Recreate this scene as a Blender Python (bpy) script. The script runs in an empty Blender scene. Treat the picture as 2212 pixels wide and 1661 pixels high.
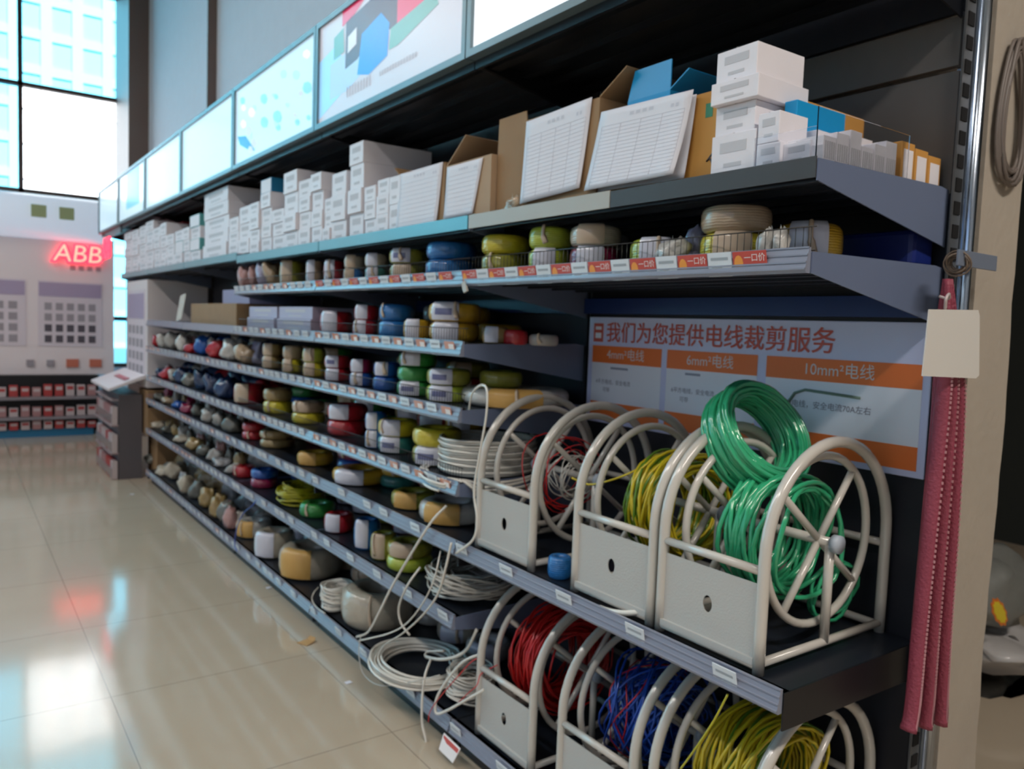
import bpy, math, random
import numpy as np
from mathutils import Vector, Matrix
SC = bpy.context.scene
COL = SC.collection
random.seed(7)
PI = math.pi

# ------------------------------------------------------------------ camera
W, H = 2212, 1661
CX, CY, F = 1106.0, 830.5, 1700.0
CAMZ = 1.37
_vy = np.array([-111 - CX, 661 - CY, F]); _vy /= np.linalg.norm(_vy)
_vd = np.array([250 - CX, 25000 - CY, F]); _vd -= _vy * _vd.dot(_vy); _vd /= np.linalg.norm(_vd)
_vx = np.cross(_vy, _vd)
if _vx[0] < 0: _vx = -_vx
RM = np.stack([_vx, _vy, -_vd], 1)
CAMP = np.array([0, 0, CAMZ])
cd = bpy.data.cameras.new('camera'); cam = bpy.data.objects.new('camera', cd); COL.objects.link(cam)
m = Matrix.Identity(4)
for i in range(3):
    m[i][0] = RM[0][i]; m[i][1] = -RM[1][i]; m[i][2] = -RM[2][i]
m[2][3] = CAMZ
cam.matrix_world = m
cd.sensor_width = 36; cd.lens = F / W * 36; cd.clip_start = .02; cd.clip_end = 400
cd.shift_y = 0
cd.dof.use_dof = True; cd.dof.focus_distance = 1.0; cd.dof.aperture_fstop = 6.5
SC.camera = cam

# ------------------------------------------------------------------ light
SC.view_settings.view_transform = 'Standard'
SC.view_settings.look = 'None'
SC.view_settings.exposure = -0.02
SC.view_settings.gamma = 1.0
SC.view_settings.use_curve_mapping = False
wd = bpy.data.worlds.new('sky'); SC.world = wd; wd.use_nodes = True
nt = wd.node_tree; bg = nt.nodes['Background']
sky = nt.nodes.new('ShaderNodeTexSky'); sky.sky_type = 'NISHITA'
sky.sun_disc = False; sky.sun_elevation = math.radians(45); sky.sun_rotation = math.radians(200)
sky.air_density = 1.0; sky.dust_density = 2.0; sky.ozone_density = 2.0
nt.links.new(sky.outputs[0], bg.inputs[0]); bg.inputs[1].default_value = 0.16
sl = bpy.data.lights.new('sun', 'SUN'); sl.energy = 36; sl.angle = math.radians(.6); sl.color = (1, .97, .92)
so = bpy.data.objects.new('sun', sl); COL.objects.link(so); so.rotation_euler = (math.radians(38), 0, math.radians(18))

def area(name, loc, size, power, color=(1, 1, 1), rot=(0, 0, 0), spread=PI):
    l = bpy.data.lights.new(name, 'AREA'); l.shape = 'RECTANGLE'; l.size, l.size_y = size
    l.energy = power; l.color = color; l.spread = spread
    o = bpy.data.objects.new(name, l); COL.objects.link(o); o.location = loc; o.rotation_euler = rot
    return o
for y in (1.0, 4.2, 7.4):
    area('unseen_overhead_lamp', (-1.6, y, 4.6), (.25, 2.4), 56, (1.0, .95, .90))
area('unseen_overhead_lamp', (.6, -2.2, 4.6), (2.4, .3), 190, (1.0, .91, .82))  # extra lamp behind the camera, added to brighten camera-facing sides

# ------------------------------------------------------------------ projection helpers (read a direction off the camera, place on real planes)
def at(u, v, ax, val):
    r = RM.T @ np.array([(u - CX) / F, (v - CY) / F, 1.0]); i = 'xyz'.index(ax)
    return Vector(CAMP + r * (val - CAMP[i]) / r[i])

# ------------------------------------------------------------------ materials
MATS = {}
def mat(name, c, rough=.5, metal=0., coat=0., emit=None, es=0., alpha=1., trans=0., bump=0., bscale=60., wave=0., var=.0, ior=1.45, spec=.5):
    if name in MATS: return MATS[name]
    M = bpy.data.materials.new(name); M.use_nodes = True; t = M.node_tree; p = t.nodes['Principled BSDF']
    p.inputs['Base Color'].default_value = (*c, 1); p.inputs['Roughness'].default_value = rough
    p.inputs['Metallic'].default_value = metal; p.inputs['Coat Weight'].default_value = coat
    p.inputs['Coat Roughness'].default_value = .12
    p.inputs['Alpha'].default_value = alpha; p.inputs['Transmission Weight'].default_value = trans
    p.inputs['IOR'].default_value = ior; p.inputs['Specular IOR Level'].default_value = spec
    if emit: p.inputs['Emission Color'].default_value = (*emit, 1); p.inputs['Emission Strength'].default_value = es
    tc = t.nodes.new('ShaderNodeTexCoord')
    if var > 0:
        n = t.nodes.new('ShaderNodeTexNoise'); n.inputs['Scale'].default_value = 9; n.inputs['Detail'].default_value = 4
        r = t.nodes.new('ShaderNodeMapRange'); r.inputs[3].default_value = 1 - var; r.inputs[4].default_value = 1 + var
        mx = t.nodes.new('ShaderNodeMix'); mx.data_type = 'RGBA'; mx.blend_type = 'MULTIPLY'; mx.inputs[0].default_value = 1
        t.links.new(tc.outputs['Object'], n.inputs[0]); t.links.new(n.outputs[0], r.inputs[0])
        mx.inputs[6].default_value = (*c, 1); t.links.new(r.outputs[0], mx.inputs[7]); t.links.new(mx.outputs[2], p.inputs['Base Color'])
    last = None
    if bump > 0:
        n = t.nodes.new('ShaderNodeTexNoise'); n.inputs['Scale'].default_value = bscale; n.inputs['Detail'].default_value = 3
        b = t.nodes.new('ShaderNodeBump'); b.inputs['Strength'].default_value = bump; b.inputs['Distance'].default_value = .006
        t.links.new(tc.outputs['Object'], n.inputs[0]); t.links.new(n.outputs[0], b.inputs['Height']); last = b
    if wave > 0:
        w = t.nodes.new('ShaderNodeTexWave'); w.bands_direction = 'Z'; w.inputs['Scale'].default_value = 55
        w.inputs['Distortion'].default_value = 1.5
        b = t.nodes.new('ShaderNodeBump'); b.inputs['Strength'].default_value = wave; b.inputs['Distance'].default_value = .0015
        t.links.new(tc.outputs['Object'], w.inputs[0]); t.links.new(w.outputs[0], b.inputs['Height'])
        if last: t.links.new(last.outputs[0], b.inputs['Normal'])
        last = b
    if last:
        t.links.new(last.outputs[0], p.inputs['Normal'])
    MATS[name] = M
    return M

def tile_mat():
    M = bpy.data.materials.new('floor_tiles'); M.use_nodes = True; t = M.node_tree; p = t.nodes['Principled BSDF']
    g = t.nodes.new('ShaderNodeNewGeometry'); sp = t.nodes.new('ShaderNodeSeparateXYZ'); t.links.new(g.outputs['Position'], sp.inputs[0])
    def line(out, off):
        a = t.nodes.new('ShaderNodeMath'); a.operation = 'SUBTRACT'; t.links.new(out, a.inputs[0]); a.inputs[1].default_value = off
        b = t.nodes.new('ShaderNodeMath'); b.operation = 'DIVIDE'; t.links.new(a.outputs[0], b.inputs[0]); b.inputs[1].default_value = .738
        c = t.nodes.new('ShaderNodeMath'); c.operation = 'FRACT'; t.links.new(b.outputs[0], c.inputs[0])
        d = t.nodes.new('ShaderNodeMath'); d.operation = 'PINGPONG'; t.links.new(c.outputs[0], d.inputs[0]); d.inputs[1].default_value = .5
        e = t.nodes.new('ShaderNodeMath'); e.operation = 'LESS_THAN'; t.links.new(d.outputs[0], e.inputs[0]); e.inputs[1].default_value = .0018
        return e
    lx = line(sp.outputs[0], .455); ly = line(sp.outputs[1], 2.28)
    mx = t.nodes.new('ShaderNodeMath'); mx.operation = 'MAXIMUM'; t.links.new(lx.outputs[0], mx.inputs[0]); t.links.new(ly.outputs[0], mx.inputs[1])
    n = t.nodes.new('ShaderNodeTexNoise'); n.inputs['Scale'].default_value = 3.0; n.inputs['Detail'].default_value = 6
    t.links.new(g.outputs['Position'], n.inputs[0])
    cr = t.nodes.new('ShaderNodeMix'); cr.data_type = 'RGBA'; t.links.new(n.outputs[0], cr.inputs[0])
    cr.inputs[6].default_value = (.48, .40, .30, 1); cr.inputs[7].default_value = (.54, .455, .345, 1)
    m2 = t.nodes.new('ShaderNodeMix'); m2.data_type = 'RGBA'; t.links.new(mx.outputs[0], m2.inputs[0])
    t.links.new(cr.outputs[2], m2.inputs[6]); m2.inputs[7].default_value = (.22, .19, .155, 1)
    t.links.new(m2.outputs[2], p.inputs['Base Color'])
    p.inputs['Roughness'].default_value = .10; p.inputs['IOR'].default_value = 1.55; p.inputs['Specular IOR Level'].default_value = .6
    n2 = t.nodes.new('ShaderNodeTexNoise'); n2.inputs['Scale'].default_value = 2.2; t.links.new(g.outputs['Position'], n2.inputs[0])
    b = t.nodes.new('ShaderNodeBump'); b.inputs['Strength'].default_value = .05; b.inputs['Distance'].default_value = .02
    t.links.new(n2.outputs[0], b.inputs['Height']); t.links.new(b.outputs[0], p.inputs['Normal'])
    return M

BLK = mat('black_steel', (.006, .007, .010), .38, var=.15)
DECK = mat('dark_deck', (.010, .014, .022), .35)
BACK = mat('dark_back_panel', (.012, .014, .022), .5, var=.2)
BACKG = mat('grey_back_panel', (.13, .125, .12), .6, var=.1)
BRKT = mat('grey_bracket_enamel', (.135, .17, .265), .4)
RAIL = mat('grey_price_rail', (.23, .25, .32), .28, coat=.5)
RAILB = mat('teal_edge_strip', (.10, .33, .40), .3, coat=.4)
RAILW = mat('cream_edge_strip', (.42, .40, .35), .4)
TAGW = mat('white_tag_paper', (.70, .75, .80), .25, coat=.6)
TAGG = mat('grey_tag_print', (.36, .40, .44), .5)
TAGR = mat('red_tag_print', (.55, .07, .05), .35, coat=.4)
TAGO = mat('orange_tag_print', (.85, .33, .05), .35, coat=.4)
TAGT = mat('white_tag_print', (.85, .80, .78), .5)
CHROME = mat('chrome', (.55, .62, .72), .18, metal=1.)
CREAM = mat('cream_enamel_tube', (.56, .53, .48), .22, coat=.7)
CREAMP = mat('cream_enamel_panel', (.50, .49, .46), .42, bump=.15, bscale=220)
WHITEC = mat('white_carton', (.78,.75,.79), .5, var=.06, bump=.2, bscale=25)
WHITES = mat('white_carton_print', (.55, .54, .57), .6)
TEALC = mat('teal_carton', (.10, .36, .36), .5)
BLUEC = mat('blue_carton', (.015, .17, .32), .45)
BLUEB = mat('bright_blue_carton', (.01, .30, .62), .42, var=.05)
KRAFT = mat('kraft_cardboard', (.31, .19, .095), .75, var=.12, bump=.1)
KRAFTL = mat('light_kraft_cardboard', (.42, .29, .18), .75, var=.1, bump=.1)
ORANGEC = mat('orange_cardboard', (.55, .27, .06), .7, var=.08)
PAPER = mat('white_paper', (.74, .74, .80), .6, bump=.05, bscale=8)
INK = mat('pale_ink', (.60, .61, .68), .7)
DINK = mat('dark_ink', (.08, .08, .10), .7)
WALLM = mat('grey_plaster', (.66, .74, .84), .8, var=.04, bump=.1, bscale=30)
BEIGE = mat('beige_plaster', (.40, .35, .29), .8, var=.07, bump=.35, bscale=40)
BROWN_SHADE = mat('brown_shaded_trim', (.16, .115, .10), .5)  # own brown plus the shade of the wall step faces, in one colour
ALU = mat('grey_aluminium', (.14, .19, .21), .35, metal=.3)
GLOWW = mat('backlit_white_panel', (.20, .22, .24), .2, emit=(.60, .83, .98), es=.80)
CLEAR = mat('clear_acrylic', (.95, .97, 1), .04, trans=1., ior=1.35)
FILM = mat('clear_film', (.8, .82, .85), .1, alpha=.25, coat=1.)

# ------------------------------------------------------------------ mesh builder
class MB:
    def __init__(s): s.v = []; s.f = []; s.m = []; s.sm = []
    def add(s, vs, fs, mi=0, smooth=False):
        b = len(s.v); s.v += [tuple(v) for v in vs]
        for f in fs: s.f.append(tuple(b + i for i in f)); s.m.append(mi); s.sm.append(smooth)
        return s
    def box(s, x0, x1, y0, y1, z0, z1, mi=0):
        return s.add([(x0,y0,z0),(x1,y0,z0),(x1,y1,z0),(x0,y1,z0),(x0,y0,z1),(x1,y0,z1),(x1,y1,z1),(x0,y1,z1)],
                     [(0,3,2,1),(4,5,6,7),(0,1,5,4),(1,2,6,5),(2,3,7,6),(3,0,4,7)], mi)
    def quad(s, a, b, c, d, mi=0): return s.add([a,b,c,d], [(0,1,2,3)], mi)
    def slab(s, pts, n, t, mi=0):
        """polygon pts extruded by vector n*t"""
        n = Vector(n) * t; k = len(pts)
        vs = [Vector(p) for p in pts] + [Vector(p) + n for p in pts]
        fs = [tuple(range(k))[::-1], tuple(range(k, 2*k))] + [(i, (i+1)%k, (i+1)%k+k, i+k) for i in range(k)]
        return s.add(vs, fs, mi)
    def tube(s, pts, r, n=8, closed=False, mi=0, flat=1.0):
        P = np.array([list(p) for p in pts], float); N = len(P)
        if closed: T = np.roll(P, -1, 0) - np.roll(P, 1, 0)
        else: T = np.gradient(P, axis=0)
        T /= np.maximum(np.linalg.norm(T, axis=1, keepdims=True), 1e-9)
        up = np.array([0, 0, 1.]) if abs(T[0][2]) < .9 else np.array([1., 0, 0])
        u = np.cross(T[0], up); u /= np.linalg.norm(u); vs = []
        for i in range(N):
            u = u - T[i] * u.dot(T[i]); l = np.linalg.norm(u)
            u = u / l if l > 1e-6 else np.cross(T[i], [1, 0, 0.1]); w = np.cross(T[i], u)
            rr = r[i] if hasattr(r, '__len__') else r
            for k in range(n):
                a = 2 * PI * k / n; vs.append(P[i] + rr * (math.cos(a) * u + flat * math.sin(a) * w))
        fs = []
        for i in range(N if closed else N - 1):
            j = (i + 1) % N
            for k in range(n): fs.append((i*n+k, i*n+(k+1)%n, j*n+(k+1)%n, j*n+k))
        if not closed: fs += [tuple(range(n))[::-1], tuple((N-1)*n+k for k in range(n))]
        return s.add(vs, fs, mi, True)
    def lathe(s, prof, c=(0,0,0), n=36, mi=0, closed=True, wob=0., seed=0, a0=0, a1=2*PI, sx=1.):
        rnd = random.Random(seed); k = len(prof); full = abs(a1 - a0 - 2*PI) < 1e-6
        ph = [rnd.uniform(0, 6.3) for _ in range(4)]
        cols = n if full else n + 1; vs = []
        for i in range(cols):
            a = a0 + (a1 - a0) * i / n
            w = 1 + wob * (math.sin(3*a+ph[0]) + .6*math.sin(5*a+ph[1]) + .5*math.sin(9*a+ph[2])) / 2
            zz = wob * .12 * math.sin(2*a+ph[3])
            for r, z in prof: vs.append((c[0] + r*w*math.cos(a)*sx, c[1] + r*w*math.sin(a), c[2] + z + zz*r))
        fs = []
        for i in range(n):
            j = (i+1) % cols
            for q in range(k if closed else k-1):
                fs.append((i*k+q, j*k+q, j*k+(q+1)%k, i*k+(q+1)%k))
        return s.add(vs, fs, mi, True)
    def mesh(s, name, mats):
        me = bpy.data.meshes.new(name); me.from_pydata(s.v, [], s.f)
        for m_ in mats: me.materials.append(m_)
        me.polygons.foreach_set('material_index', s.m); me.polygons.foreach_set('use_smooth', s.sm); me.update()
        return me
    def build(s, name, mats, parent=None, loc=None, bevel=0.):
        if not isinstance(mats, (list, tuple)): mats = [mats]
        me = s.mesh(name, mats)
        return obj(name, me, parent, loc, bevel)
def obj(name, me, parent=None, loc=None, bevel=0.):
    o = bpy.data.objects.new(name, me); COL.objects.link(o)
    if parent: o.parent = parent
    if loc is not None: o.location = loc
    if bevel:
        b = o.modifiers.new('bevel', 'BEVEL'); b.width = bevel; b.segments = 2; b.limit_method = 'ANGLE'
    return o
def empty(name, loc=(0,0,0), rz=0.):
    o = bpy.data.objects.new(name, None); COL.objects.link(o); o.location = loc; o.rotation_euler = (0,0,rz)
    o.empty_display_size = .05
    return o
def setting(o): o['kind'] = 'structure'; return o
REG = []
def tag(o, look, place, cat, group=None, key=None):
    """label = look + place; look-alikes get their place in the row from left to right"""
    o['category'] = cat
    if group: o['group'] = group
    REG.append((o, look, place, key)); return o
ORD = 'first second third fourth fifth sixth seventh eighth ninth tenth eleventh twelfth thirteenth fourteenth fifteenth sixteenth seventeenth eighteenth nineteenth twentieth'.split()
def finish_labels():
    d = {}
    for e in REG: d.setdefault((e[1], e[2]), []).append(e)
    for (look, place), es in d.items():
        if len(es) == 1: es[0][0]['label'] = (look + ' ' + place).strip(); continue
        es.sort(key=lambda e: -(e[3] if e[3] is not None else e[0].location.y))
        for i, e in enumerate(es):
            if i == 0: s = 'leftmost'
            elif i == len(es) - 1: s = 'rightmost'
            else: s = ORD[i] + ' from left'
            e[0]['label'] = f'{look} {place}, {s}'
def copytree(o, parent=None):
    c = o.copy(); COL.objects.link(c); c.parent = parent
    for ch in o.children: copytree(ch, c)
    return c
def text_mesh(body, size, mats, bold=0.0, align='LEFT'):
    c = bpy.data.curves.new('t', 'FONT'); c.body = body; c.size = size; c.offset = bold; c.align_x = align
    c.resolution_u = 3
    o = bpy.data.objects.new('t', c); COL.objects.link(o)
    me = bpy.data.meshes.new_from_object(o.evaluated_get(bpy.context.evaluated_depsgraph_get()))
    bpy.data.objects.remove(o); bpy.data.curves.remove(c)
    vs = [v.co.copy() for v in me.vertices]; fs = [tuple(p.vertices) for p in me.polygons]
    bpy.data.meshes.remove(me)
    return vs, fs
def add_text(mb, body, size, origin, ex, ey, mi=0, bold=0., thick=0., align='LEFT', shear=0.):
    """flat lettering in plane (ex, ey) at origin"""
    vs, fs = text_mesh(body, size, None, bold, align)
    o = Vector(origin); ex = Vector(ex); ey = Vector(ey); n = ex.cross(ey)
    V = [o + ex*(v.x + shear*v.y) + ey*v.y for v in vs]
    if thick:
        k = len(V); edges = {}
        for f in fs:
            for a, b in zip(f, f[1:]+f[:1]): edges[(a,b)] = 1
        F2 = [tuple(k+i for i in f) for f in fs] + [tuple(reversed(f)) for f in fs]
        F2 += [(a, b, b+k, a+k) for (a,b) in edges if (b,a) not in edges]
        V = V + [v + n*thick for v in V]; mb.add(V, F2, mi)
    else: mb.add(V, fs, mi)
def smooth_path(pts, per=10):
    P = [Vector(p) for p in pts]; P = [P[0]*2-P[1]] + P + [P[-1]*2-P[-2]]; out = []
    for i in range(1, len(P)-2):
        for k in range(per):
            t = k/per; a,b,c,d = P[i-1],P[i],P[i+1],P[i+2]
            out.append(.5*((2*b) + (c-a)*t + (2*a-5*b+4*c-d)*t*t + (3*b-a-3*c+d)*t**3))
    out.append(P[-2]); return out

# ------------------------------------------------------------------ room
D = 1.30; XB = 1.80                      # shelf front plane, back panel
YB = [.875, 2.07, 3.27, 4.46, 5.66, 6.85, 8.05, 9.2]
setting(MB().box(-9, 6, -5, 10.3, -.1, 0).build('floor', tile_mat()))
setting(MB().box(-9, 6, 10.3, 60, -.12, -.02).build('ground_outside', mat('pavement', (.14,.14,.14), .8)))
w = MB(); w.box(1.875, 2.065, .86, 7.1, 0, 6); w.box(1.80, 2.065, 7.1, 9.5, 0, 6); w.box(1.74, 2.065, 9.5, 10.3, 0, 6)
setting(w.build('wall_right', WALLM))
# rough beige end of the wall
rr = random.Random(3); pts = []
N = 60
for i in range(N+1):
    z = 4.2*i/N; pts.append((2.07 + rr.uniform(-.004,.004) + .006*math.sin(z*7), z))
e = MB(); vs = [(1.872, .845, 0), (1.872, .845, 4.2)]
poly = [(1.872, .845, 4.2), (1.872, .845, 0)] + [(x, .845, z) for x, z in pts]
e.slab(poly, (0,1,0), .4)
setting(e.build('wall_end', BEIGE))
setting(MB().box(-9, 6, -5, 10.5, 6, 6.1).build('ceiling', mat('ceiling_white', (.6,.6,.6), .8)))
setting(MB().box(6.0, 6.1, -5, 10.3, 0, 6).build('wall_back_room', mat('dark_wall', (.03,.035,.032), .8)))
setting(MB().box(-9, 6, -5.1, -5, 0, 6).build('wall_rear_added', mat('added_rear_wall', (.25,.25,.26), .8)))  # unseen wall, added to hold back light from behind
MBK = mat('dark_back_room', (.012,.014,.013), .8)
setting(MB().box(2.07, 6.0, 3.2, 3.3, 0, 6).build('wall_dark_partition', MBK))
setting(MB().box(1.60, 1.80, 9.485, 9.5, 0, 6).build('shaded_trim_1', BROWN_SHADE))  # strip over the unlit step face, shade partly painted into its brown
setting(MB().box(1.80, 1.875, 7.085, 7.1, 0, 6).build('shaded_trim_2', BROWN_SHADE))
setting(MB().box(1.60, 1.74, 9.5, 10.3, 2.4, 6).build('trim_3', mat('pale_trim', (.40,.42,.45), .5)))

# far window wall : frames and panes
FR = mat('dark_bronze_frame', (.05,.03,.025), .4)
GT = mat('cyan_tinted_glass', (.17,.55,.72), .0, trans=1., ior=1.01)
GC = mat('clear_window_glass', (1,1,1), .0, trans=1., ior=1.01)
setting(MB().box(-9, 1.80, 10.25, 10.35, 0, .75).build('wall_far', WALLM))
wf = MB()
mx_ = [-6.2, -4.5, -2.75, -1.05, .66, 1.74]; mz_ = [.75, 1.30, 2.66, 3.80, 4.95, 6.0]
for x in mx_: wf.box(x-.022, x+.022, 10.24, 10.32, .75, 6)
for z in mz_: wf.box(-9, 1.76, 10.24, 10.32, z-.022, z+.022)
win = setting(wf.build('window_1', FR))
for i in range(len(mx_)-1):
    for j in range(len(mz_)-1):
        clear = (i == 4 and j == 2)
        p = MB().box(mx_[i]+.02, mx_[i+1]-.02, 10.276, 10.282, mz_[j]+.02, mz_[j+1]-.02).build('window_pane', GC if clear else GT, win)
# building across the street
bl = empty('office_building', (-4, 34, 0))
BW = mat('white_cladding', (.74,.76,.80), .6); BG = mat('pale_blue_glazing', (.56,.66,.74), .5)
MB().box(-22, 22, 0, 10, 0, 40).build('facade', BG, bl)
g = MB()
for i in range(45): g.box(-22+i-.18, -22+i+.18, -.06, .05, 0, 40)
for j in range(32): g.box(-22, 22, -.05, .05, j*1.25-.16, j*1.25+.16)
g.build('facade_grid', BW, bl)
tag(bl, 'pale office building with white window grid', 'outside the far tall window', 'building')

# ------------------------------------------------------------------ shelving
TIER = dict(top=1.70, second=1.53, third=1.312, fourth=1.105, fifth=.872, sixth=.685, seventh=.443, bottom=.105)
BAYN = ['nearest', 'second-nearest', 'middle', 'fourth', 'fifth', 'sixth', 'farthest']
def red_tag():
    b = MB(); b.box(-.0012, 0, -.040, .040, -.024, .021, 0)
    n = 12; b.add([(-.0016, .026+.011*math.cos(2*PI*i/n), -.002+.016*math.sin(2*PI*i/n)) for i in range(n)], [tuple(range(n))[::-1]], 1)
    add_text(b, '一口价', .0168, (-.0018, .0125, .002), (0,-1,0), (0,0,1), 2)
    b.box(-.0016, -.001, -.036, -.004, -.018, -.008, 2)
    return b.mesh('price_tag', [TAGR, TAGO, TAGT])
def white_tag(k):
    b = MB(); b.box(-.0022, 0, -.030, .030, -.027, .022, 0)
    b.box(-.0027, -.002, -.022, .022, .006, .012, 1)
    if k: b.box(-.0027, -.002, -.020, .004, -.015, -.003, 1); b.box(-.0027, -.002, .008, .022, -.015, -.008, 1)
    else: b.box(-.0027, -.002, -.006, .021, -.017, -.005, 1)
    return b.mesh('price_tag', [TAGW, TAGG])
RT = red_tag(); WT = [white_tag(0), white_tag(1)]
RTf = MB().box(-.0012,0,-.03,.03,-.023,.02,0).box(-.0016,-.001,-.026,.004,-.014,.012,1).mesh('price_tag', [mat('pink_tag', (.62,.24,.14), .3, coat=.6), TAGT])
def shelf(bay, tier, rail='tags', fence=False, brk=True, rows=None, dz=0.):
    y0, y1 = YB[bay]+.004, YB[bay+1]-.004; z = TIER[tier] + dz
    t = empty('shelf', (D, y0, z))
    L = y1 - y0
    d = MB(); dd = .49
    d.box(.012, dd, 0, L, -.022, 0)
    for k in range(5): d.box(.03+k*.1, .05+k*.1, 0, L, -.034, -.022)
    d.box(.012, .022, 0, L, -.04, 0)
    d.build('shelf_deck', DECK, t)
    if brk:
        for yy in (-.0035, L):
            low = .12 if tier not in ('bottom',) else .1
            pr = [(.0, yy, .0), (.0, yy, -.04), (.03, yy, -.045), (.485, yy, -low), (.485, yy, .004), (.45, yy, .008)]
            if tier in ('sixth', 'bottom'): pr = [(.0, yy, .0), (.0, yy, -.075), (.485, yy, -.085), (.485, yy, .0)]
            MB().slab(pr, (0,1,0), .003).build('bracket', BLK if tier in ('sixth','bottom') else BRKT, t)
    if rail == 'tags' or rail == 'plain':
        r = MB()
        r.slab([(0,0,.008),(-.006,0,.008),(-.016,0,-.034),(-.012,0,-.040),(0,0,-.040)], (0,1,0), L)
        for q_ in (.0, .33, .66, .95):
            xx, zz2 = -.0062-.0098*q_, .0075-.042*q_
            r.slab([(xx-.0022,0,zz2+.0015),(xx+.001,0,zz2+.0015),(xx+.001,0,zz2-.0015),(xx-.0022,0,zz2-.0015)], (0,1,0), L)
        ro = r.build('price_rail', RAIL, t)
        rnd = random.Random(bay*17+int(z*100))
        n = 0
        y = L - .04
        lim = {0: .10, 1: .05}.get(bay, .04)
        near = tier in ('sixth','seventh','bottom')
        if bay == 0 and tier == 'second': y = L-.032; n = 0
        while y > lim and rail == 'tags':
            k = n % 2
            if near and bay <= 1: me = WT[rnd.randint(0,1)]; step = rnd.choice([.14,.24,.28] if bay else [.24,.26])
            elif near and bay == 2: me = WT[rnd.randint(0,1)]; step = rnd.choice([.075,.12,.16,.2])
            elif bay >= 3: me = WT[rnd.randint(0,1)] if rnd.random() < .75 else RTf; step = rnd.uniform(.072,.13)
            elif bay == 2: me = WT[rnd.randint(0,1)] if rnd.random() < .8 else RTf; step = rnd.uniform(.075,.11)
            elif bay == 1: me = [RT if tier == 'second' else RTf, WT[rnd.randint(0,1)]][k]; step = rnd.uniform(.08,.098)
            else: me = [RT, WT[rnd.randint(0,1)]][k]; step = .0735
            o = obj('price_tag', me, ro, (-.0135, y, -.014)); o.rotation_euler = (0, math.radians(-13), 0)
            n += 1; y -= step
    elif rail in ('teal', 'cream'):
        MB().box(-.004, 0, 0 if bay else .555, L, -.035, .006).build('edge_strip', RAILB if rail == 'teal' else RAILW, t)
        if not bay: MB().box(-.003, 0, 0, .553, -.035, .004).build('steel_edge', mat('worn_grey_steel', (.05,.05,.052), .5), t)
    if fence:
        f = MB(); x = .012
        f.tube([(x,0,.048),(x,L,.048)], .0014, 4); f.tube([(x,0,.004),(x,L,.004)], .0014, 4)
        k = 0; y = 0.01
        while y < L: f.tube([(x,y,0),(x,y,.048)], .0009, 3); y += .017
        f.build('wire_fence', mat('dark_wire', (.06,.06,.06), .35, metal=.6), t)
    tag(t, f'dark steel {tier} shelf board', f'in the {BAYN[bay]} bay of the wire shelving', 'shelf', 'shelf boards of the wire shelving')
    return t
for b in range(0, 6): shelf(b, 'top', 'teal' if b in (1,2,3,4,5) else 'cream', brk=(b in (0,1,2,3,4,5)), dz=.018 if b >= 3 else 0)
for b in (0,1,2): shelf(b, 'second', 'tags', fence=True)
for b in (1,2): shelf(b, 'third', 'tags', fence=True)
for b in (3,4): shelf(b, 'third', 'plain')
for b in (1,2,3,4): shelf(b, 'fourth', 'tags', fence=b < 3); shelf(b, 'fifth', 'tags', fence=b < 3)
for b in (0,1,2,3,4): shelf(b, 'sixth', 'tags')
for b in (1,2,3,4): shelf(b, 'seventh', 'tags')
for b in (0,1,2,3,4):
    s_ = shelf(b, 'bottom', 'tags')
    MB().box(.03, .05, 0, YB[b+1]-YB[b]-.01, -.105, -.04).build('kick_plate', BLK, s_)
for b in range(0, 5):
    t = empty('back_panel', (XB, YB[b], .02)); L = YB[b+1]-YB[b]
    q = MB(); q.box(0, .012, .005, L-.005, 0, 1.68); q.build('lower_panel', BACK, t)
    q = MB(); q.box(0, .012, .005, L-.005, 1.68, 1.945); q.box(-.006, .012, .005, L-.005, 1.955, 2.06); q.build('upper_panel', BACKG, t)
    MB().box(0,.012,.005,L-.005,2.07,2.62).build('canopy_shaded_back', BACK, t)  # canopy's shadow on the back panel, painted as a dark colour
    if b < 2: MB().box(-.03, 0, .01, L-.01, 1.405, 1.455).build('blue_crossbar', mat('deep_blue_enamel', (.012,.035,.16), .35), t)
    tag(t, 'dark steel back panel', f'behind the {BAYN[b]} bay of the wire shelving', 'panel', 'back panels')
# uprights
def upright(y, first=False):
    t = empty('shelf_upright', (XB, y, 0))
    p = MB(); p.box(.012, .035, -.02, .016, 0, 2.66)
    if first: p.tube([(.030,-.026,0),(.030,-.026,2.9)], .013, 14)
    p.build('post', CHROME if first else BLK, t)
    s = MB(); s.box(-.030 if first else -.004, .010, -.016, -.012, 0, 2.66, 0)
    z = .1
    while z < 2.6: s.box(-.024 if first else -.004, .002, -.0185, -.0155, z, z+.028, 1); z += .05
    s.build('slotted_strip', [mat('dull_grey_steel', (.07,.075,.08), .45), mat('slot_black', (.002,.002,.003), .9)], t)
    return t
for k, y in enumerate(YB[:7]):
    t = upright(y, k == 0)
    tag(t, 'chrome slotted upright post' if k == 0 else 'black slotted upright post', 'at the near end of the shelving, beside the beige wall end' if k == 0 else f'between bays behind the shelf boards', 'post', 'uprights of the shelving', key=y)
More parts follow.
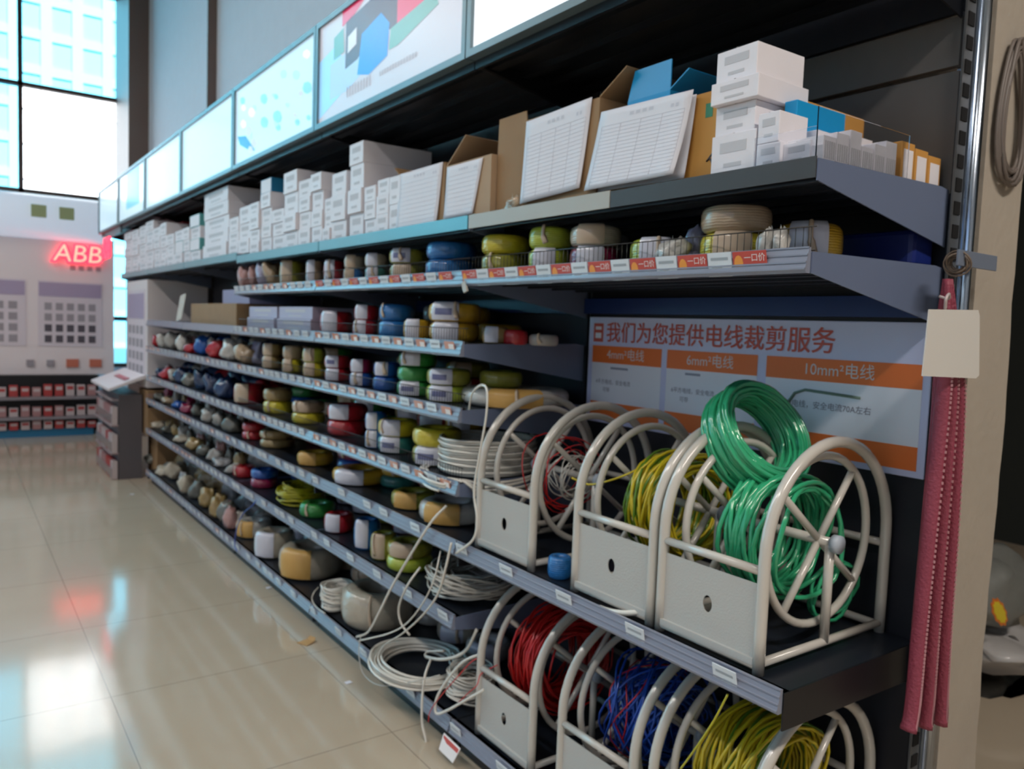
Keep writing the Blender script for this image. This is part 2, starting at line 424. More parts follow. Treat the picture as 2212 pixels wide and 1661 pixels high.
# canopy and backlit signs
for b in range(0, 7):
    y0, y1 = YB[b], YB[b+1]; L = y1-y0-.006
    if b < 7:
        t = empty('canopy_panel', (D, y0, 2.17))
        q = MB(); q.box(0, .485, 0, L, 0, .012)
        for k in range(4): q.box(.05+k*.12, .085+k*.12, 0, L, -.02, 0)
        q.box(0, .012, 0, L, -.03, 0)
        q.build('deck', BLK, t)
        for yy in (.0, L-.004): MB().slab([(0,yy,0),(.485,yy,0),(.485,yy,-.10),(.02,yy,-.02)], (0,1,0), .004).build('bracket', BLK, t)
        tag(t, 'black canopy panel under the backlit sign', f'above the {BAYN[b]} bay of shelving', 'panel', 'canopy panels')
    t = empty('backlit_sign', (D-.035, y0, 2.165)); hh = .435
    f = MB(); fw = .022
    f.box(0, .11, 0, fw, 0, hh); f.box(0, .11, L-fw, L, 0, hh); f.box(0, .11, fw, L-fw, 0, fw); f.box(0, .11, fw, L-fw, hh-fw, hh)
    f.box(.10, .11, 0, L, 0, hh)
    f.build('frame', ALU, t)
    MB().box(.012, .02, fw, L-fw, fw, hh-fw).build('lit_panel', GLOWW if b else mat('bright_lit_panel', (.6,.62,.65), .3, emit=(.9,.95,1), es=.9), t)
    def em(n, c, s=.85): return mat('backlit_print_'+n, tuple(q_*.3 for q_ in c), .3, emit=c, es=s)
    if b == 1:
        q = MB()
        EM = [em('pale', (.66,.66,.74), .62), em('sky', (.35,.68,1), .75), em('brown', (.10,.05,.09), .6), em('blue', (.02,.25,.70), .8),
                 em('red', (.66,.03,.12), .8), em('haze', (.45,.62,.85), .7), em('green', (.18,.46,.42), .6), em('white', (.8,.8,.85), .6), em('gold', (.6,.35,.08), .6)]
        def patch(pts, mi, x=.0105): MB().add([(x, y, z) for y, z in pts], [tuple(range(len(pts)))]).build('printed_background' if mi == 0 else 'printed_package', EM[mi], t)
        # y falls from left (far) to right (near)
        Y = lambda u: L - fw - u*(L-2*fw)
        Z = lambda v: fw + v*(hh-2*fw)
        patch([(Y(0),Z(0)),(Y(0),Z(1)),(Y(1),Z(1)),(Y(1),Z(0))], 0, .0112)
        patch([(Y(.0),Z(.05)),(Y(.0),Z(.65)),(Y(.15),Z(.72)),(Y(.22),Z(.5)),(Y(.2),Z(.2))], 1)
        patch([(Y(.1),Z(.2)),(Y(.1),Z(.55)),(Y(.36),Z(.6)),(Y(.38),Z(.3)),(Y(.25),Z(.2))], 5, .0102)
        patch([(Y(.23),Z(.42)),(Y(.23),Z(.88)),(Y(.62),Z(.98)),(Y(.62),Z(.5)),(Y(.45),Z(.62)),(Y(.33),Z(.45))], 2, .0100)
        patch([(Y(.33),Z(.30)),(Y(.36),Z(.66)),(Y(.50),Z(.74)),(Y(.56),Z(.60)),(Y(.55),Z(.32)),(Y(.42),Z(.24))], 3, .0096)
        patch([(Y(.61),Z(.50)),(Y(.61),Z(1)),(Y(.88),Z(1)),(Y(.86),Z(.66)),(Y(.72),Z(.52))], 4, .0098)
        patch([(Y(.20),Z(.86)),(Y(.20),Z(1)),(Y(.40),Z(1)),(Y(.3),Z(.9))], 4, .0094)
        patch([(Y(.56),Z(.36)),(Y(.57),Z(.54)),(Y(.84),Z(.62)),(Y(.86),Z(.50)),(Y(.62),Z(.36))], 6, .0094)
        patch([(Y(.13),Z(.58)),(Y(.13),Z(.80)),(Y(.21),Z(.84)),(Y(.22),Z(.6))], 6, .0092)
        patch([(Y(.25),Z(.56)),(Y(.25),Z(.72)),(Y(.32),Z(.76)),(Y(.32),Z(.6))], 7, .0090)
        patch([(Y(.77),Z(.62)),(Y(.77),Z(.76)),(Y(.82),Z(.80)),(Y(.82),Z(.66))], 8, .0090)
        q = MB()
        for i in range(9): q.box(.0086, .0090, Y(.25+i*.022)-.007, Y(.25+i*.022), Z(.13), Z(.23), 0)
        for i in range(14): q.box(.0086, .0090, Y(.5+i*.018)-.006, Y(.5+i*.018), Z(.17), Z(.215), 0)
        q.build('caption_print', INK, t)
        look = 'backlit sign picturing blue and red packages'
    elif b == 2:
        rnd = random.Random(5); EM2 = [em('lblue', (.25,.58,.92)), em('lilac', (.58,.54,.82)), em('cyan2', (.45,.8,.92)), em('cream2', (.9,.85,.55))]
        for i in range(26):
            yy = rnd.uniform(.08, L-.12); zz = rnd.uniform(.06, hh-.08); s = rnd.uniform(.015, .05)
            MB().add([(.0105-i*.00004, yy+s*1.3*math.cos(a), zz+s*.6*math.sin(a)+.3*s*math.cos(a)) for a in [k*PI/4+rnd.uniform(-.2,.2) for k in range(8)]], [tuple(range(8))], 0).build('printed_product', EM2[[0,1,2,3,0,2][i % 6]], t)
        MB().add([(.010,.82,.05),(.010,.90,.06),(.010,1.08,.12),(.010,1.12,.17),(.010,.98,.15)], [(0,1,2,3,4)]).build('blue_logo_print', em('dblue', (.02,.2,.7)), t)
        look = 'backlit sign scattered with small blue and lilac products'
    elif b == 5:
        MB().box(.0095,.0105, .25, .80, .10, hh-.03).build('printed_picture', em('mblue', (.12,.5,.95)), t)
        look = 'backlit sign with a large blue picture'
    else: look = 'plain white backlit sign'
    tag(t, look, 'in the row above the shelving', 'sign', 'backlit signs above the shelving', key=y0)

# ------------------------------------------------------------------ coils of wire
COLS = dict(red=(.46,.015,.025), blue=(.012,.10,.42), sky=(.02,.18,.50), yellow=(.68,.56,.03), gold=(.62,.37,.03), green=(.04,.30,.06),
            lime=(.46,.54,.05), olive=(.36,.34,.04), white=(.58,.56,.52), cream=(.50,.44,.34), magenta=(.26,.01,.06), beige=(.46,.34,.22), grey=(.26,.26,.27),
            teal=(.03,.20,.18), tan=(.36,.25,.10), navy=(.01,.03,.10), lilac=(.36,.35,.50), dgrey=(.14,.14,.12), silver=(.42,.40,.37), orange=(.55,.25,.05), pink=(.5,.28,.26))
def wirem(c): return mat('wrapped_wire_'+c, COLS[c], .32, coat=.9, bump=1.0, bscale=30, wave=.6, var=.22)
def prof(R, rin, h, n=16):
    a = (R-rin)/2; b = h/2; out = []  # rounded ring section
    for i in range(n):
        t = 2*PI*i/n + PI/n; c, s = math.cos(t), math.sin(t)
        out.append(((R+rin)/2 + a*math.copysign(abs(c)**.72, c), b + b*math.copysign(abs(s)**.66, s)))
    return out
LBLW = mat('coil_label_paper', (.62,.62,.70), .3, coat=.8, bump=.3, bscale=30)
LBLB = mat('coil_label_blue_band', (.14,.15,.30), .4, coat=.6)
LBLO = mat('coil_label_orange', (.62,.36,.10), .5, coat=.3)
LBLK = mat('coil_label_beige', (.55,.42,.30), .4, coat=.6)
_cid = [0]
def rand01(k): return (math.sin(k*12.9898)*43758.5453) % 1
def coil(x, y, z, R, h, color, label=None, top=False, la=None, tilt=None, hole=.36, spanl=1.15):
    _cid[0] += 1; k = _cid[0]
    t = empty('wire_coil', (x, y, z), random.uniform(-.2, .2))
    MB().lathe(prof(R, R*hole, h), (0,0,0), 40, 0, True, .018, k).build('winding', wirem(color), t)
    if label:
        # paper sleeve wrapped round part of the ring
        a = (la if la is not None else 3.75) - t.rotation_euler.z
        pr = [(R*.72, h+.0022), (R*.9, h+.002), (R*.985, h*.90), (R*1.012, h*.72), (R*1.018, h*.5), (R*1.012, h*.28), (R*.985, h*.1)]
        mb = MB(); mb.lathe(pr, (0,0,0), 14, 0, False, .0, k, a-spanl/2, a+spanl/2)
        if label in ('band',):
            pr2 = [(R*1.016, h*.70), (R*1.024, h*.5), (R*1.018, h*.36)]
            mb.lathe(pr2, (0,0,0), 10, 1, False, .0, k, a-spanl*.33, a+spanl*.28)
        lm = {'white': LBLW, 'band': LBLW, 'orange': LBLO, 'beige': LBLK}[label]
        mb.build('paper_label', [lm, LBLB], t)
    if k % 3 == 0:
        a = 3.3 + .9*rand01(k) - t.rotation_euler.z; ca, sa = math.cos(a), math.sin(a)
        pp = [(R*.8*ca, R*.8*sa, h+.003), (R*.99*ca, R*.99*sa, h+.001), (R*1.06*ca, R*1.06*sa, h*.6), (R*1.07*ca+.006, R*1.07*sa-.006, h*.2)]
        MB().tube(smooth_path(pp, 4), [.003]*4+[.005]*5+[.008]*4, 6, flat=.35).build('tie_strip', LBLK, t)
    if tilt: t.rotation_euler = (tilt[0], tilt[1], t.rotation_euler.z)
    return t
def ground(uL, uR, v, x0):
    """circle on the shelf tangent to the front line x0 and seen between image columns uL..uR"""
    def ang(u):
        r = RM.T @ np.array([(u-CX)/F, (v-CY)/F, 1.]); return math.atan2(r[0], r[1])
    a, b = ang(uL), ang(uR); c = (a+b)/2; w_ = (b-a)/2
    t = x0/(math.sin(c)-math.sin(w_))
    return t*math.sin(c), t*math.cos(c), t*math.sin(w_)
def zat(v, x, y):
    # height where a vertical line at (x, y) crosses image row v
    lo, hi = -1, 4
    for _ in range(40):
        m_ = (lo+hi)/2; c = RM @ (np.array([x,y,m_])-CAMP); vv = CY+F*c[1]/c[2]
        if vv > v: lo = m_
        else: hi = m_
    return lo
TNAME = {'second':'second shelf','third':'third shelf','fourth':'fourth shelf','fifth':'fifth shelf','sixth':'sixth shelf','seventh':'seventh shelf','bottom':'bottom shelf','top':'top shelf'}
ADJ = dict(red='red', blue='dark blue', sky='blue', yellow='yellow', gold='golden yellow', green='green', lime='yellow-green', olive='olive', white='white', cream='cream',
           magenta='crimson', beige='beige', grey='grey', teal='teal', tan='tan', navy='navy', lilac='lilac', dgrey='dark grey', silver='silvery white', orange='orange', pink='pinkish')
def pile(tier, uL, uR, vT, spec, dx=.03, vm=None):
    """spec: colours with labels, top to bottom"""
    z0 = TIER[tier]; n = len(spec)
    x, y, R = ground(uL, uR, vm or vT+15, D+dx)
    R = min(R, .235)
    if x + R > XB: R = (XB - D - dx)/2*.98; x = D+dx+R
    zt = zat(vT, x - R*(.55 if z0 > CAMZ-.05 else .30), y)
    gap = dict(second=.15, third=.19, fourth=.175, fifth=.20, sixth=.155, seventh=.21, bottom=.215)[tier]
    h = min(max(.03, (zt - z0)/n), gap/n)
    h = max(h, dict(sixth=.062, seventh=.066, fifth=.06, bottom=.07).get(tier, .03)/(1 if n == 1 else 1.3))
    for i, s_ in enumerate(reversed(spec)):
        c, lb = (s_ + (None,))[:2] if isinstance(s_, tuple) else (s_, None)
        Rr = R*random.uniform(.96, 1.0)
        t = coil(x + random.uniform(-.003,.003), y, z0 + i*h + .0005, Rr, h*.985, c, lb)
        lvl = '' if n == 1 else (['lower','upper'] if n == 2 else ['lowest','middle','upper'])[i] + ' '
        tail = {None: '', 'white': ' with white label', 'band': ' with blue-banded label', 'orange': ' with orange label', 'beige': ' with beige label'}[lb]
        tag(t, f'{lvl}{ADJ[c]} wrapped wire coil{tail}', f'on the {TNAME[tier]}', 'wire coil', 'wrapped wire coils')
P = pile
# second shelf
P('second', 604, 662, 563, [('olive','beige')]); P('second', 660, 700, 562, [('beige','white')]); P('second', 698, 746, 562, [('red','white')])
P('second', 742, 790, 552, [('cream','beige'), ('sky','beige')]); P('second', 788, 840, 548, [('cream','white'), ('teal','white')])
P('second', 840, 926, 538, [('olive','band'), ('olive','beige')]); P('second', 920, 1032, 522, ['sky', 'sky'])
P('second', 1040, 1147, 507, [('yellow',), ('olive',)]); P('second', 1143, 1236, 490, [('lime',), ('lime','white')])
P('second', 1232, 1345, 487, [('cream','beige'), ('magenta','white')]); P('second', 1360, 1490, 516, [('lime','white')])
P('second', 1513, 1670, 443, [('beige',), ('yellow','beige')]); P('second', 1672, 1826, 482, [('gold','white')], dx=.17)
P('second', 1290, 1362, 505, ['grey'], dx=.16)
# third shelf
P('third', 690, 762, 672, [('red','white')]); P('third', 763, 818, 659, [('red','white'), ('red','white')]); P('third', 818, 897, 657, ['sky','sky'])
P('third', 872, 935, 690, [('gold','white')]); P('third', 926, 1040, 654, [('gold','band'), ('gold','white')])
P('third', 1040, 1098, 706, [('tan','white')], dx=.12); P('third', 1086, 1142, 712, ['red'], dx=.17); P('third', 1140, 1206, 722, ['silver'], dx=.22)
# fourth shelf
P('fourth', 566, 612, 742, [('tan','beige'), ('tan','beige')]); P('fourth', 610, 656, 746, [('beige',), ('yellow','beige')])
P('fourth', 654, 706, 752, [('lime','beige'), ('yellow','beige')]); P('fourth', 700, 760, 768, [('red','band'), ('red','white')])
P('fourth', 756, 810, 776, [('magenta','white'), ('blue','white')]); P('fourth', 806, 866, 782, [('blue','white'), ('blue',)])
P('fourth', 858, 945, 760, [('green','white'), ('green',), ('green','band')]); P('fourth', 920, 1020, 796, [('olive','band'), ('lime','band')])
P('fourth', 1036, 1130, 800, ['olive', 'olive'], dx=.18)
# fifth shelf
P('fifth', 505, 575, 828, [('red','beige')]); P('fifth', 568, 634, 838, [('tan',), ('yellow',)]); P('fifth', 630, 704, 866, [('beige','beige'), ('yellow',)])
P('fifth', 706, 795, 872, [('red','white'), ('red',)]); P('fifth', 788, 838, 890, [('sky','white'), ('sky','white')])
P('fifth', 815, 902, 905, [('yellow','white'), ('teal','band')]); P('fifth', 890, 1000, 922, [('yellow',), ('olive','band')])
# sixth shelf
P('sixth', 522, 576, 925, ['red', 'red']); P('sixth', 560, 636, 940, ['tan', 'tan']); P('sixth', 642, 722, 985, [('gold','orange')])
P('sixth', 728, 820, 962, ['magenta', 'blue'], dx=.12); P('sixth', 716, 848, 1022, [('gold','white')], dx=.01); P('sixth', 822, 905, 1016, ['gold','teal'], dx=.16)
P('sixth', 845, 945, 1062, [('olive','orange')]); P('sixth', 905, 1055, 1080, [('white','orange')], dx=.02)
# seventh shelf
P('seventh', 503, 556, 1010, ['red']); P('seventh', 541, 602, 1012, [('blue',), ('magenta',)]); P('seventh', 645, 726, 1092, ['green'])
P('seventh', 700, 766, 1108, [('red','white')]); P('seventh', 763, 822, 1120, [('sky','white')])
P('seventh', 800, 858, 1150, [('olive','beige')]); P('seventh', 836, 938, 1168, [('olive','beige'), ('lime',)])
# bottom shelf
P('bottom', 508, 590, 1122, [('white','orange')]); P('bottom', 548, 640, 1145, [('cream','white')], dx=.0); P('bottom', 600, 742, 1178, [('cream','orange')], dx=.0)
P('bottom', 736, 900, 1268, [('cream',)], dx=.01)

rk = random.Random(77)
for tn, cs in dict(second=['olive','beige','sky','red','gold','teal','lime','cream','gold','blue'], third=['navy','tan','grey','gold','blue','grey','navy','red','grey','gold'], fourth=['tan','lime','red','green','olive','navy','blue','tan','red','olive'],
                   fifth=['blue','green','teal','red','yellow','green','navy','tan','red','gold'], sixth=['tan','red','navy','magenta','gold','tan','teal','red','olive','navy'],
                   seventh=['blue','gold','green','magenta','navy','olive','red','lime','teal','gold'], bottom=['cream','dgrey','silver','cream','white','cream','dgrey','silver','cream','white']).items():
    for k in range(10):
        yy = 4.36-k*.215
        if yy < 2.62 and tn in ('fourth','fifth'): continue
        R = rk.uniform(.080,.092); hh2 = rk.uniform(.055,.075); n2 = rk.choice([1,2]) if tn not in ('second','sixth') else 1
        for q2 in range(n2):
            t = coil(D+.375, yy, TIER[tn]+q2*hh2+.0005, R, hh2*.98, cs[(k+q2) % 10], rk.choice([None,'beige','white']))
            tag(t, f'{ADJ[cs[(k+q2) % 10]]} wire coil' + ('' if n2 == 1 else [', lower one,',', upper one,'][q2]), f'at the back of the {TNAME[tn]}', 'wire coil', 'coils in the back rows')

# big white coil on the fourth shelf with an orange label
x, y, R = ground(985, 1205, 870, D+.08)
t = coil(D+.08+.19, y, TIER['fourth'], .185, .062, 'white', 'orange', la=4.1, spanl=1.0)
t.location.y = 1.87 + .3
tag(t, 'broad white cable coil with orange label', 'on the fourth shelf, behind the first reel stand', 'wire coil')

# loose coils made of real strands
def strands(c, axis, R, w_, thick, turns, r, mats, jit=.006, seed=1, per=26, flat=1., sq=1.0, sag=0.):
    rnd = random.Random(seed); ax = Vector(axis).normalized()
    u = ax.orthogonal().normalized(); v = ax.cross(u)
    pts = []; N = turns*per
    off = 0; rad = R
    for i in range(N):
        if i % per == 0: off0, rad0 = off, rad; off = rnd.uniform(-w_/2, w_/2); rad = R + rnd.uniform(-thick, thick)
        f = (i % per)/per; o_ = off0+(off-off0)*f; q = rad0+(rad-rad0)*f
        a = 2*PI*i/per + .2*math.sin(i*.013*seed)
        p = u*math.cos(a)*q*sq + v*math.sin(a)*q + ax*(o_ + jit*math.sin(a*2+i*.07))
        p.z -= sag*max(0, -p.z/R)**2*R if sag else 0
        pts.append(Vector(c) + p)
    return pts
def plastic(n, c, **k): return mat(n, c, k.pop('rough', .3), coat=.6, **k)
WHC = plastic('white_cable', (.70,.67,.60)); RDC = plastic('red_cable', (.58,.015,.015)); BLC = plastic('blue_cable', (.01,.07,.42))
YLC = plastic('yellow_cable', (.66,.52,.02)); GYC = plastic('green_cable', (.12,.26,.02)); SLC = plastic('clear_silver_cable', (.55,.52,.46)); YGC = plastic('yellow_strands', (.50,.46,.01))
GRT = mat('green_tubing', (.04,.42,.20), .16, coat=.9, alpha=1, var=.15)
def loose(name, look, place, cat, specs, group=None):
    """specs: list of (points, radius, material, flat)"""
    first = specs[0][0][0]
    t = empty(name, tuple(first)); 
    for pts, r, mt, fl in specs:
        MB().tube([Vector(p)-Vector(first) for p in pts], r, 6, flat=fl).build('strand_loops', mt, t)
    return tag(t, look, place, cat, group)
zz = TIER['fifth']
# stacked flat white cable on the fifth shelf end
b_ = []
cc = Vector((D+.21, 2.235, zz))
pts = []
for k in range(16):
    for i in range(30):
        a = 2*PI*i/30; q = .165 + .006*math.sin(k*2.1)
        pts.append(cc + Vector((q*1.0*math.cos(a), q*.95*math.sin(a), .006 + .0072*(k+i/30) + .002*math.sin(a*3+k))))
loose('cable_stack', 'tall stack of flat white cable loops', 'at the near end of the fifth shelf', 'cable', [(pts, .0046, WHC, 1.3)])
pts = []
for k in range(5):
    for i in range(36):
        a = 2*PI*i/36; q = .20 + .012*math.sin(k*1.7+a)
        pts.append(cc + Vector((-.03+q*math.cos(a), -.02+q*1.05*math.sin(a), -.02 + .009*k + .02*math.cos(a-.4) - .0*k)))
pts = [Vector((p.x, p.y, max(p.z, zz+.005) if (p.x > D-.005 and p.y > 2.07) else p.z)) for p in pts]
loose('cable_loops', 'slack white cable loops drooping over the rail', 'below the cable stack on the fifth shelf', 'cable', [(pts, .0042, WHC, 1.2)])
# coil of clear silver cable, seventh shelf end
c0 = Vector((D+.17, 2.235, TIER['seventh']+.05))
loose('cable_coil', 'tangled silvery cable coil', 'at the near end of the seventh shelf', 'cable',
      [(strands(c0, (0.05,0,1), .120, .085, .055, 34, .003, None, .016, 3), .0034, SLC, 1), (strands(c0+Vector((0,0,-.01)), (0,.1,1), .135, .06, .02, 16, .003, None, .004, 5), .003, WHC, 1)])
# yellow loose bundle, seventh shelf
x, y, R = ground(590, 710, 1080, D+.0)
loose('wire_bundle', 'bright yellow loose wire bundle', 'on the seventh shelf above the white coils', 'wire coil',
      [(strands((x, y, TIER['seventh']+.062), (.0,.0,1), R*.70, .105, R*.26, 48, .003, None, .006, 9), .0030, YGC, 1)])
# white string ball, bottom shelf
x, y, R = ground(688, 770, 1270, D-.015)
loose('cord_ball', 'round ball of white cord', 'on the bottom shelf beside the big cream coil', 'cord',
      [(strands((x, y, TIER['bottom']+R*.82), (0,.0,1), R*.70, R*1.35, R*.22, 60, .002, None, .004, 11), .0035, WHC, 1)])
# big loops of flat white cable, bottom shelf
c1 = at(905, 1425, 'z', TIER['bottom']+.05)
pts = []
rn = random.Random(4)
for k in range(11):
    q = .118 + .0052*k
    for i in range(40):
        a = 2*PI*(i/40); pts.append(c1 + Vector((q*math.cos(a)*1.0, q*1.25*math.sin(a), -.025+.0045*((k*3)%7) + .004*math.sin(a*2+k))))
loose('cable_loops', 'wide oval loops of flat white cable', 'on the bottom shelf under the dangling leads', 'cable', [(pts, .0042, WHC, 1.5)])
# clear bagged white coil beside reel stand
x, y, R = ground(955, 1085, 1490, D+.02)
loose('cable_coil', 'white cable coil in a torn clear bag', 'on the bottom shelf beside the red wire', 'cable',
      [(strands((x, y+.01, TIER['bottom']+.062), (0,.0,1), R*.62, .10, R*.26, 44, .003, None, .006, 21), .0036, WHC, 1)])

# dangling leads
def lead(look, place, uvx, r=.0035, mt=WHC, flat=1.4, name='dangling_lead', cat='cable'):
    pts = [at(u, v, 'x', x) for u, v, x in uvx]; pts = smooth_path(pts, 9); o = pts[0].copy()
    t = MB().tube([p-o for p in pts], r, 6, flat=flat).build(name, mt, loc=o)
    return tag(t, look, place, cat, 'loose cable leads')
lead('thick white lead falling from the sixth shelf coil', 'across the rail below', [(965,1092,1.31),(930,1130,1.275),(880,1210,1.262),(845,1270,1.258),(818,1325,1.25),(795,1365,1.26),(770,1376,1.27)])
lead('short white lead curling', 'below the seventh shelf rail', [(908,1225,1.31),(880,1265,1.262),(862,1310,1.262),(866,1345,1.27),(885,1372,1.28)], .003)
lead('white lead running from the sixth shelf rail', 'to the cord at the bottom shelf edge', [(952,1190,1.30),(938,1250,1.265),(915,1300,1.258),(880,1345,1.255),(840,1368,1.255),(775,1384,1.24)], .003)
lead('long white lead ending at the bottom shelf edge', 'with a split tip', [(975,1172,1.268),(962,1230,1.26),(945,1285,1.258),(912,1330,1.255),(870,1368,1.25),(830,1395,1.26),(812,1430,1.27)], .0032)
lead('tall white loop looping above the first reel stand', 'in front of the broad white coil', [(1012,890,1.33),(1020,850,1.31),(1040,832,1.30),(1052,845,1.29),(1050,900,1.285),(1036,980,1.285),(1024,1060,1.285),(1030,1120,1.28),(1022,1165,1.275),(985,1195,1.27)], .0034)
lead('white lead rising out of the oval cable loops', 'on the bottom shelf', [(1030,1360,1.36),(1010,1400,1.36),(985,1418,1.35),(950,1424,1.34),(920,1418,1.34),(925,1408,1.36),(960,1406,1.38)], .0045)
lead('white lead hanging over the bottom rail', 'from inside the oval cable loops', [(930,1425,1.33),(918,1460,1.29),(912,1510,1.268),(912,1560,1.262),(920,1598,1.262),(924,1640,1.262)], .0045)
lead('thin clear lead sweeping below the oval loops', 'over the floor edge', [(780,1370,1.26),(775,1410,1.25),(785,1455,1.245),(820,1480,1.245),(880,1475,1.25),(950,1458,1.27)], .0018, SLC, 1.0)
lead('curved white lead in front of the bagged coil', 'on the bottom shelf rail', [(1040,1412,1.33),(1000,1430,1.31),(965,1470,1.29),(943,1510,1.275),(942,1540,1.27),(965,1535,1.28),(1010,1510,1.29),(1045,1490,1.31)], .0036)
lead('straight dark red wire', 'crossing the bagged white coil', [(1045,1418,1.34),(1020,1428,1.31),(990,1460,1.285),(955,1500,1.27),(930,1535,1.262),(925,1560,1.262)], .0017, RDC, 1.0)
lead('kinked dark red wire', 'lying over the bagged white coil', [(1075,1436,1.35),(1040,1455,1.32),(1030,1480,1.30),(1008,1500,1.29),(990,1518,1.29)], .0017, RDC, 1.0)
lead('dark blue wire loop drooping', 'between the seventh and bottom rails', [(560,1072,1.30),(545,1092,1.275),(525,1110,1.265),(512,1140,1.262),(507,1175,1.262),(512,1190,1.262)], .003, BLC, 1.0)
lead('pale lead looping', 'beside the ball of white cord', [(688,1268,1.31),(678,1280,1.27),(674,1295,1.262),(684,1312,1.262),(702,1325,1.262)], .0028, SLC, 1.0)

# ------------------------------------------------------------------ reel stands
SW, SD, SH = .272, .452, .238   # width along the shelf, depth, straight leg height
def hoop(y, r=.0125):
    p = [(0,y,0),(0,y,.08),(0,y,.16)]
    for i in range(25):
        a = PI - PI*i/24; p.append((SD/2+SD/2*math.cos(a), y, SH+SD/2*math.sin(a)))
    p += [(SD,y,.16),(SD,y,.08),(SD,y,0)]
    return MB().tube(p, r, 12)
def panel_mesh():
    y0, y1, z0, z1 = .008, SW-.008, .022, .185; cy, cz = (y0+y1)/2, .105; n = 32; vs = []; b = MB()
    for x in (-.001, -.0035):
        for i in range(n):
            a = 2*PI*i/n; vs.append((x, cy+.0125*math.cos(a), cz+.0185*math.sin(a)))
        for i in range(n):
            a = 2*PI*i/n; c, s = math.cos(a), math.sin(a)
            k = min(((y1-y0)/2)/max(abs(c),1e-6), (z1-cz if s > 0 else cz-z0)/max(abs(s),1e-6))
            vs.append((x, cy+k*c, cz+k*s))
    fs = []
    for i in range(n):
        j = (i+1) % n
        fs.append((i, j, n+j, n+i)); fs.append((2*n+i, 3*n+i, 3*n+j, 2*n+j)); fs.append((i, 2*n+i, 2*n+j, j))
    b.add(vs, fs); b.box(-.010, -.0035, y0, y1, z0-.004, z0+.010)
    # corners of the rectangle (the ray fan rounds them)
    for yy in (y0, y1-.03): 
        b.box(-.0034, -.0012, yy, yy+.03, z0, z1)
    return b
def wheel(y):
    r = .187; cx_, cz_ = SD/2, .243; p = [(cx_+r*math.cos(2*PI*i/48), y, cz_+r*math.sin(2*PI*i/48)) for i in range(48)]
    b = MB(); b.tube(p, .0095, 10, True)
    return b, cx_, cz_
def make_stand():
    t = empty('reel_stand', (0,0,0))
    for y in (0, SW): 
        h_ = hoop(y).build('side_hoop', CREAM, t)
    for y in (0, SW):
        MB().tube([(.0,y,.022),(SD,y,.022)], .0095, 10).build('base_rail', CREAM, t)
        MB().tube([(SD/2,y,.022),(SD/2,y,.243)], .0105, 10).build('axle_post', CREAM, t)
    for x, z in ((0, .212), (SD, .212), (0, .016), (SD, .016)):
        MB().tube([(x,0,z),(x,SW,z)], .0095, 10).build('cross_bar', CREAM, t)
    panel_mesh().build('front_panel', CREAMP, t)
    for y in (.028, SW-.028):
        b, cx_, cz_ = wheel(y); wo = b.build('reel_wheel', CREAM, t)
        for a in (.9, .9+PI/2, .9+PI, .9+1.5*PI):
            MB().tube([(cx_,y,cz_),(cx_+.185*math.cos(a),y,cz_+.185*math.sin(a))], .0085, 8).build('spoke', CREAM, wo)
    MB().tube([(cx_,-.018,cz_),(cx_,SW+.018,cz_)], .011, 12).build('axle', CREAM, t)
    for y in (-.024, SW+.006): MB().tube([(cx_,y,cz_),(cx_,y+.016,cz_)], .020, 16).build('hub_cap', mat('pale_blue_cap', (.40,.45,.52), .4), t)
    return t
stand0 = make_stand()
SX = D+.028
places = [(1.725, TIER['sixth'], 'first reel stand on the sixth shelf, holding thin white wire'), (1.262, TIER['sixth'], 'middle reel stand on the sixth shelf, holding green-yellow wire'),
          (.958, TIER['sixth'], 'nearest reel stand on the sixth shelf, holding green tubing'), (1.690, TIER['bottom'], 'reel stand on the bottom shelf holding red wire'),
          (1.290, TIER['bottom'], 'reel stand on the bottom shelf holding blue wire'), (.955, TIER['bottom'], 'reel stand on the bottom shelf holding yellow wire, nearest')]
stands = []
for i, (y, z, lb) in enumerate(places):
    t = stand0 if i == 0 else copytree(stand0)
    t.location = (SX, y, z+.0005); t['label'] = 'cream tubular ' + lb; t['category'] = 'reel stand'; t['group'] = 'cream wire reel stands'; stands.append(t)
RXc, RZc = SX+SD/2, .243
def reelwire(i, look, specs):
    y, z, _ = places[i]; S = []
    for (dy, R, w_, th, n, r, mt, jit, seed) in specs:
        S.append((strands((RXc, y+SW/2+dy, z+RZc-.01), (0,1,0), R, w_, th, n, r, None, jit, seed), r, mt, 1.0))
    loose('reel_wire', look, '', 'wire coil', S)
reelwire(0, 'few thin white and red wires wound inside the first sixth-shelf reel stand', [(0,.06,.18,.02,10,.002,WHC,.01,31), (0.02,.10,.15,.03,6,.002,RDC,.02,32)])
reelwire(1, 'green-yellow earth wire wound inside the middle sixth-shelf reel stand', [(0,.122,.17,.030,40,.0038,YLC,.014,33), (0,.118,.17,.030,18,.0036,GYC,.014,34)])
reelwire(2, 'loose green tubing wound inside the nearest sixth-shelf reel stand', [(-.01,.128,.16,.016,24,.0056,GRT,.012,35)])
reelwire(3, 'tangled red wire wound inside the bottom-shelf reel stand', [(.02,.125,.15,.040,85,.0034,RDC,.016,36)])
reelwire(4, 'tangled dark blue wire inside the bottom-shelf reel stand', [(0,.100,.17,.055,60,.0032,BLC,.035,37), (0,.14,.18,.02,3,.0018,RDC,.04,38)])
reelwire(5, 'yellow and green earth wire wound inside the nearest bottom reel stand', [(.01,.135,.17,.026,46,.0042,YLC,.014,39), (.01,.13,.17,.026,12,.004,GYC,.014,40)])
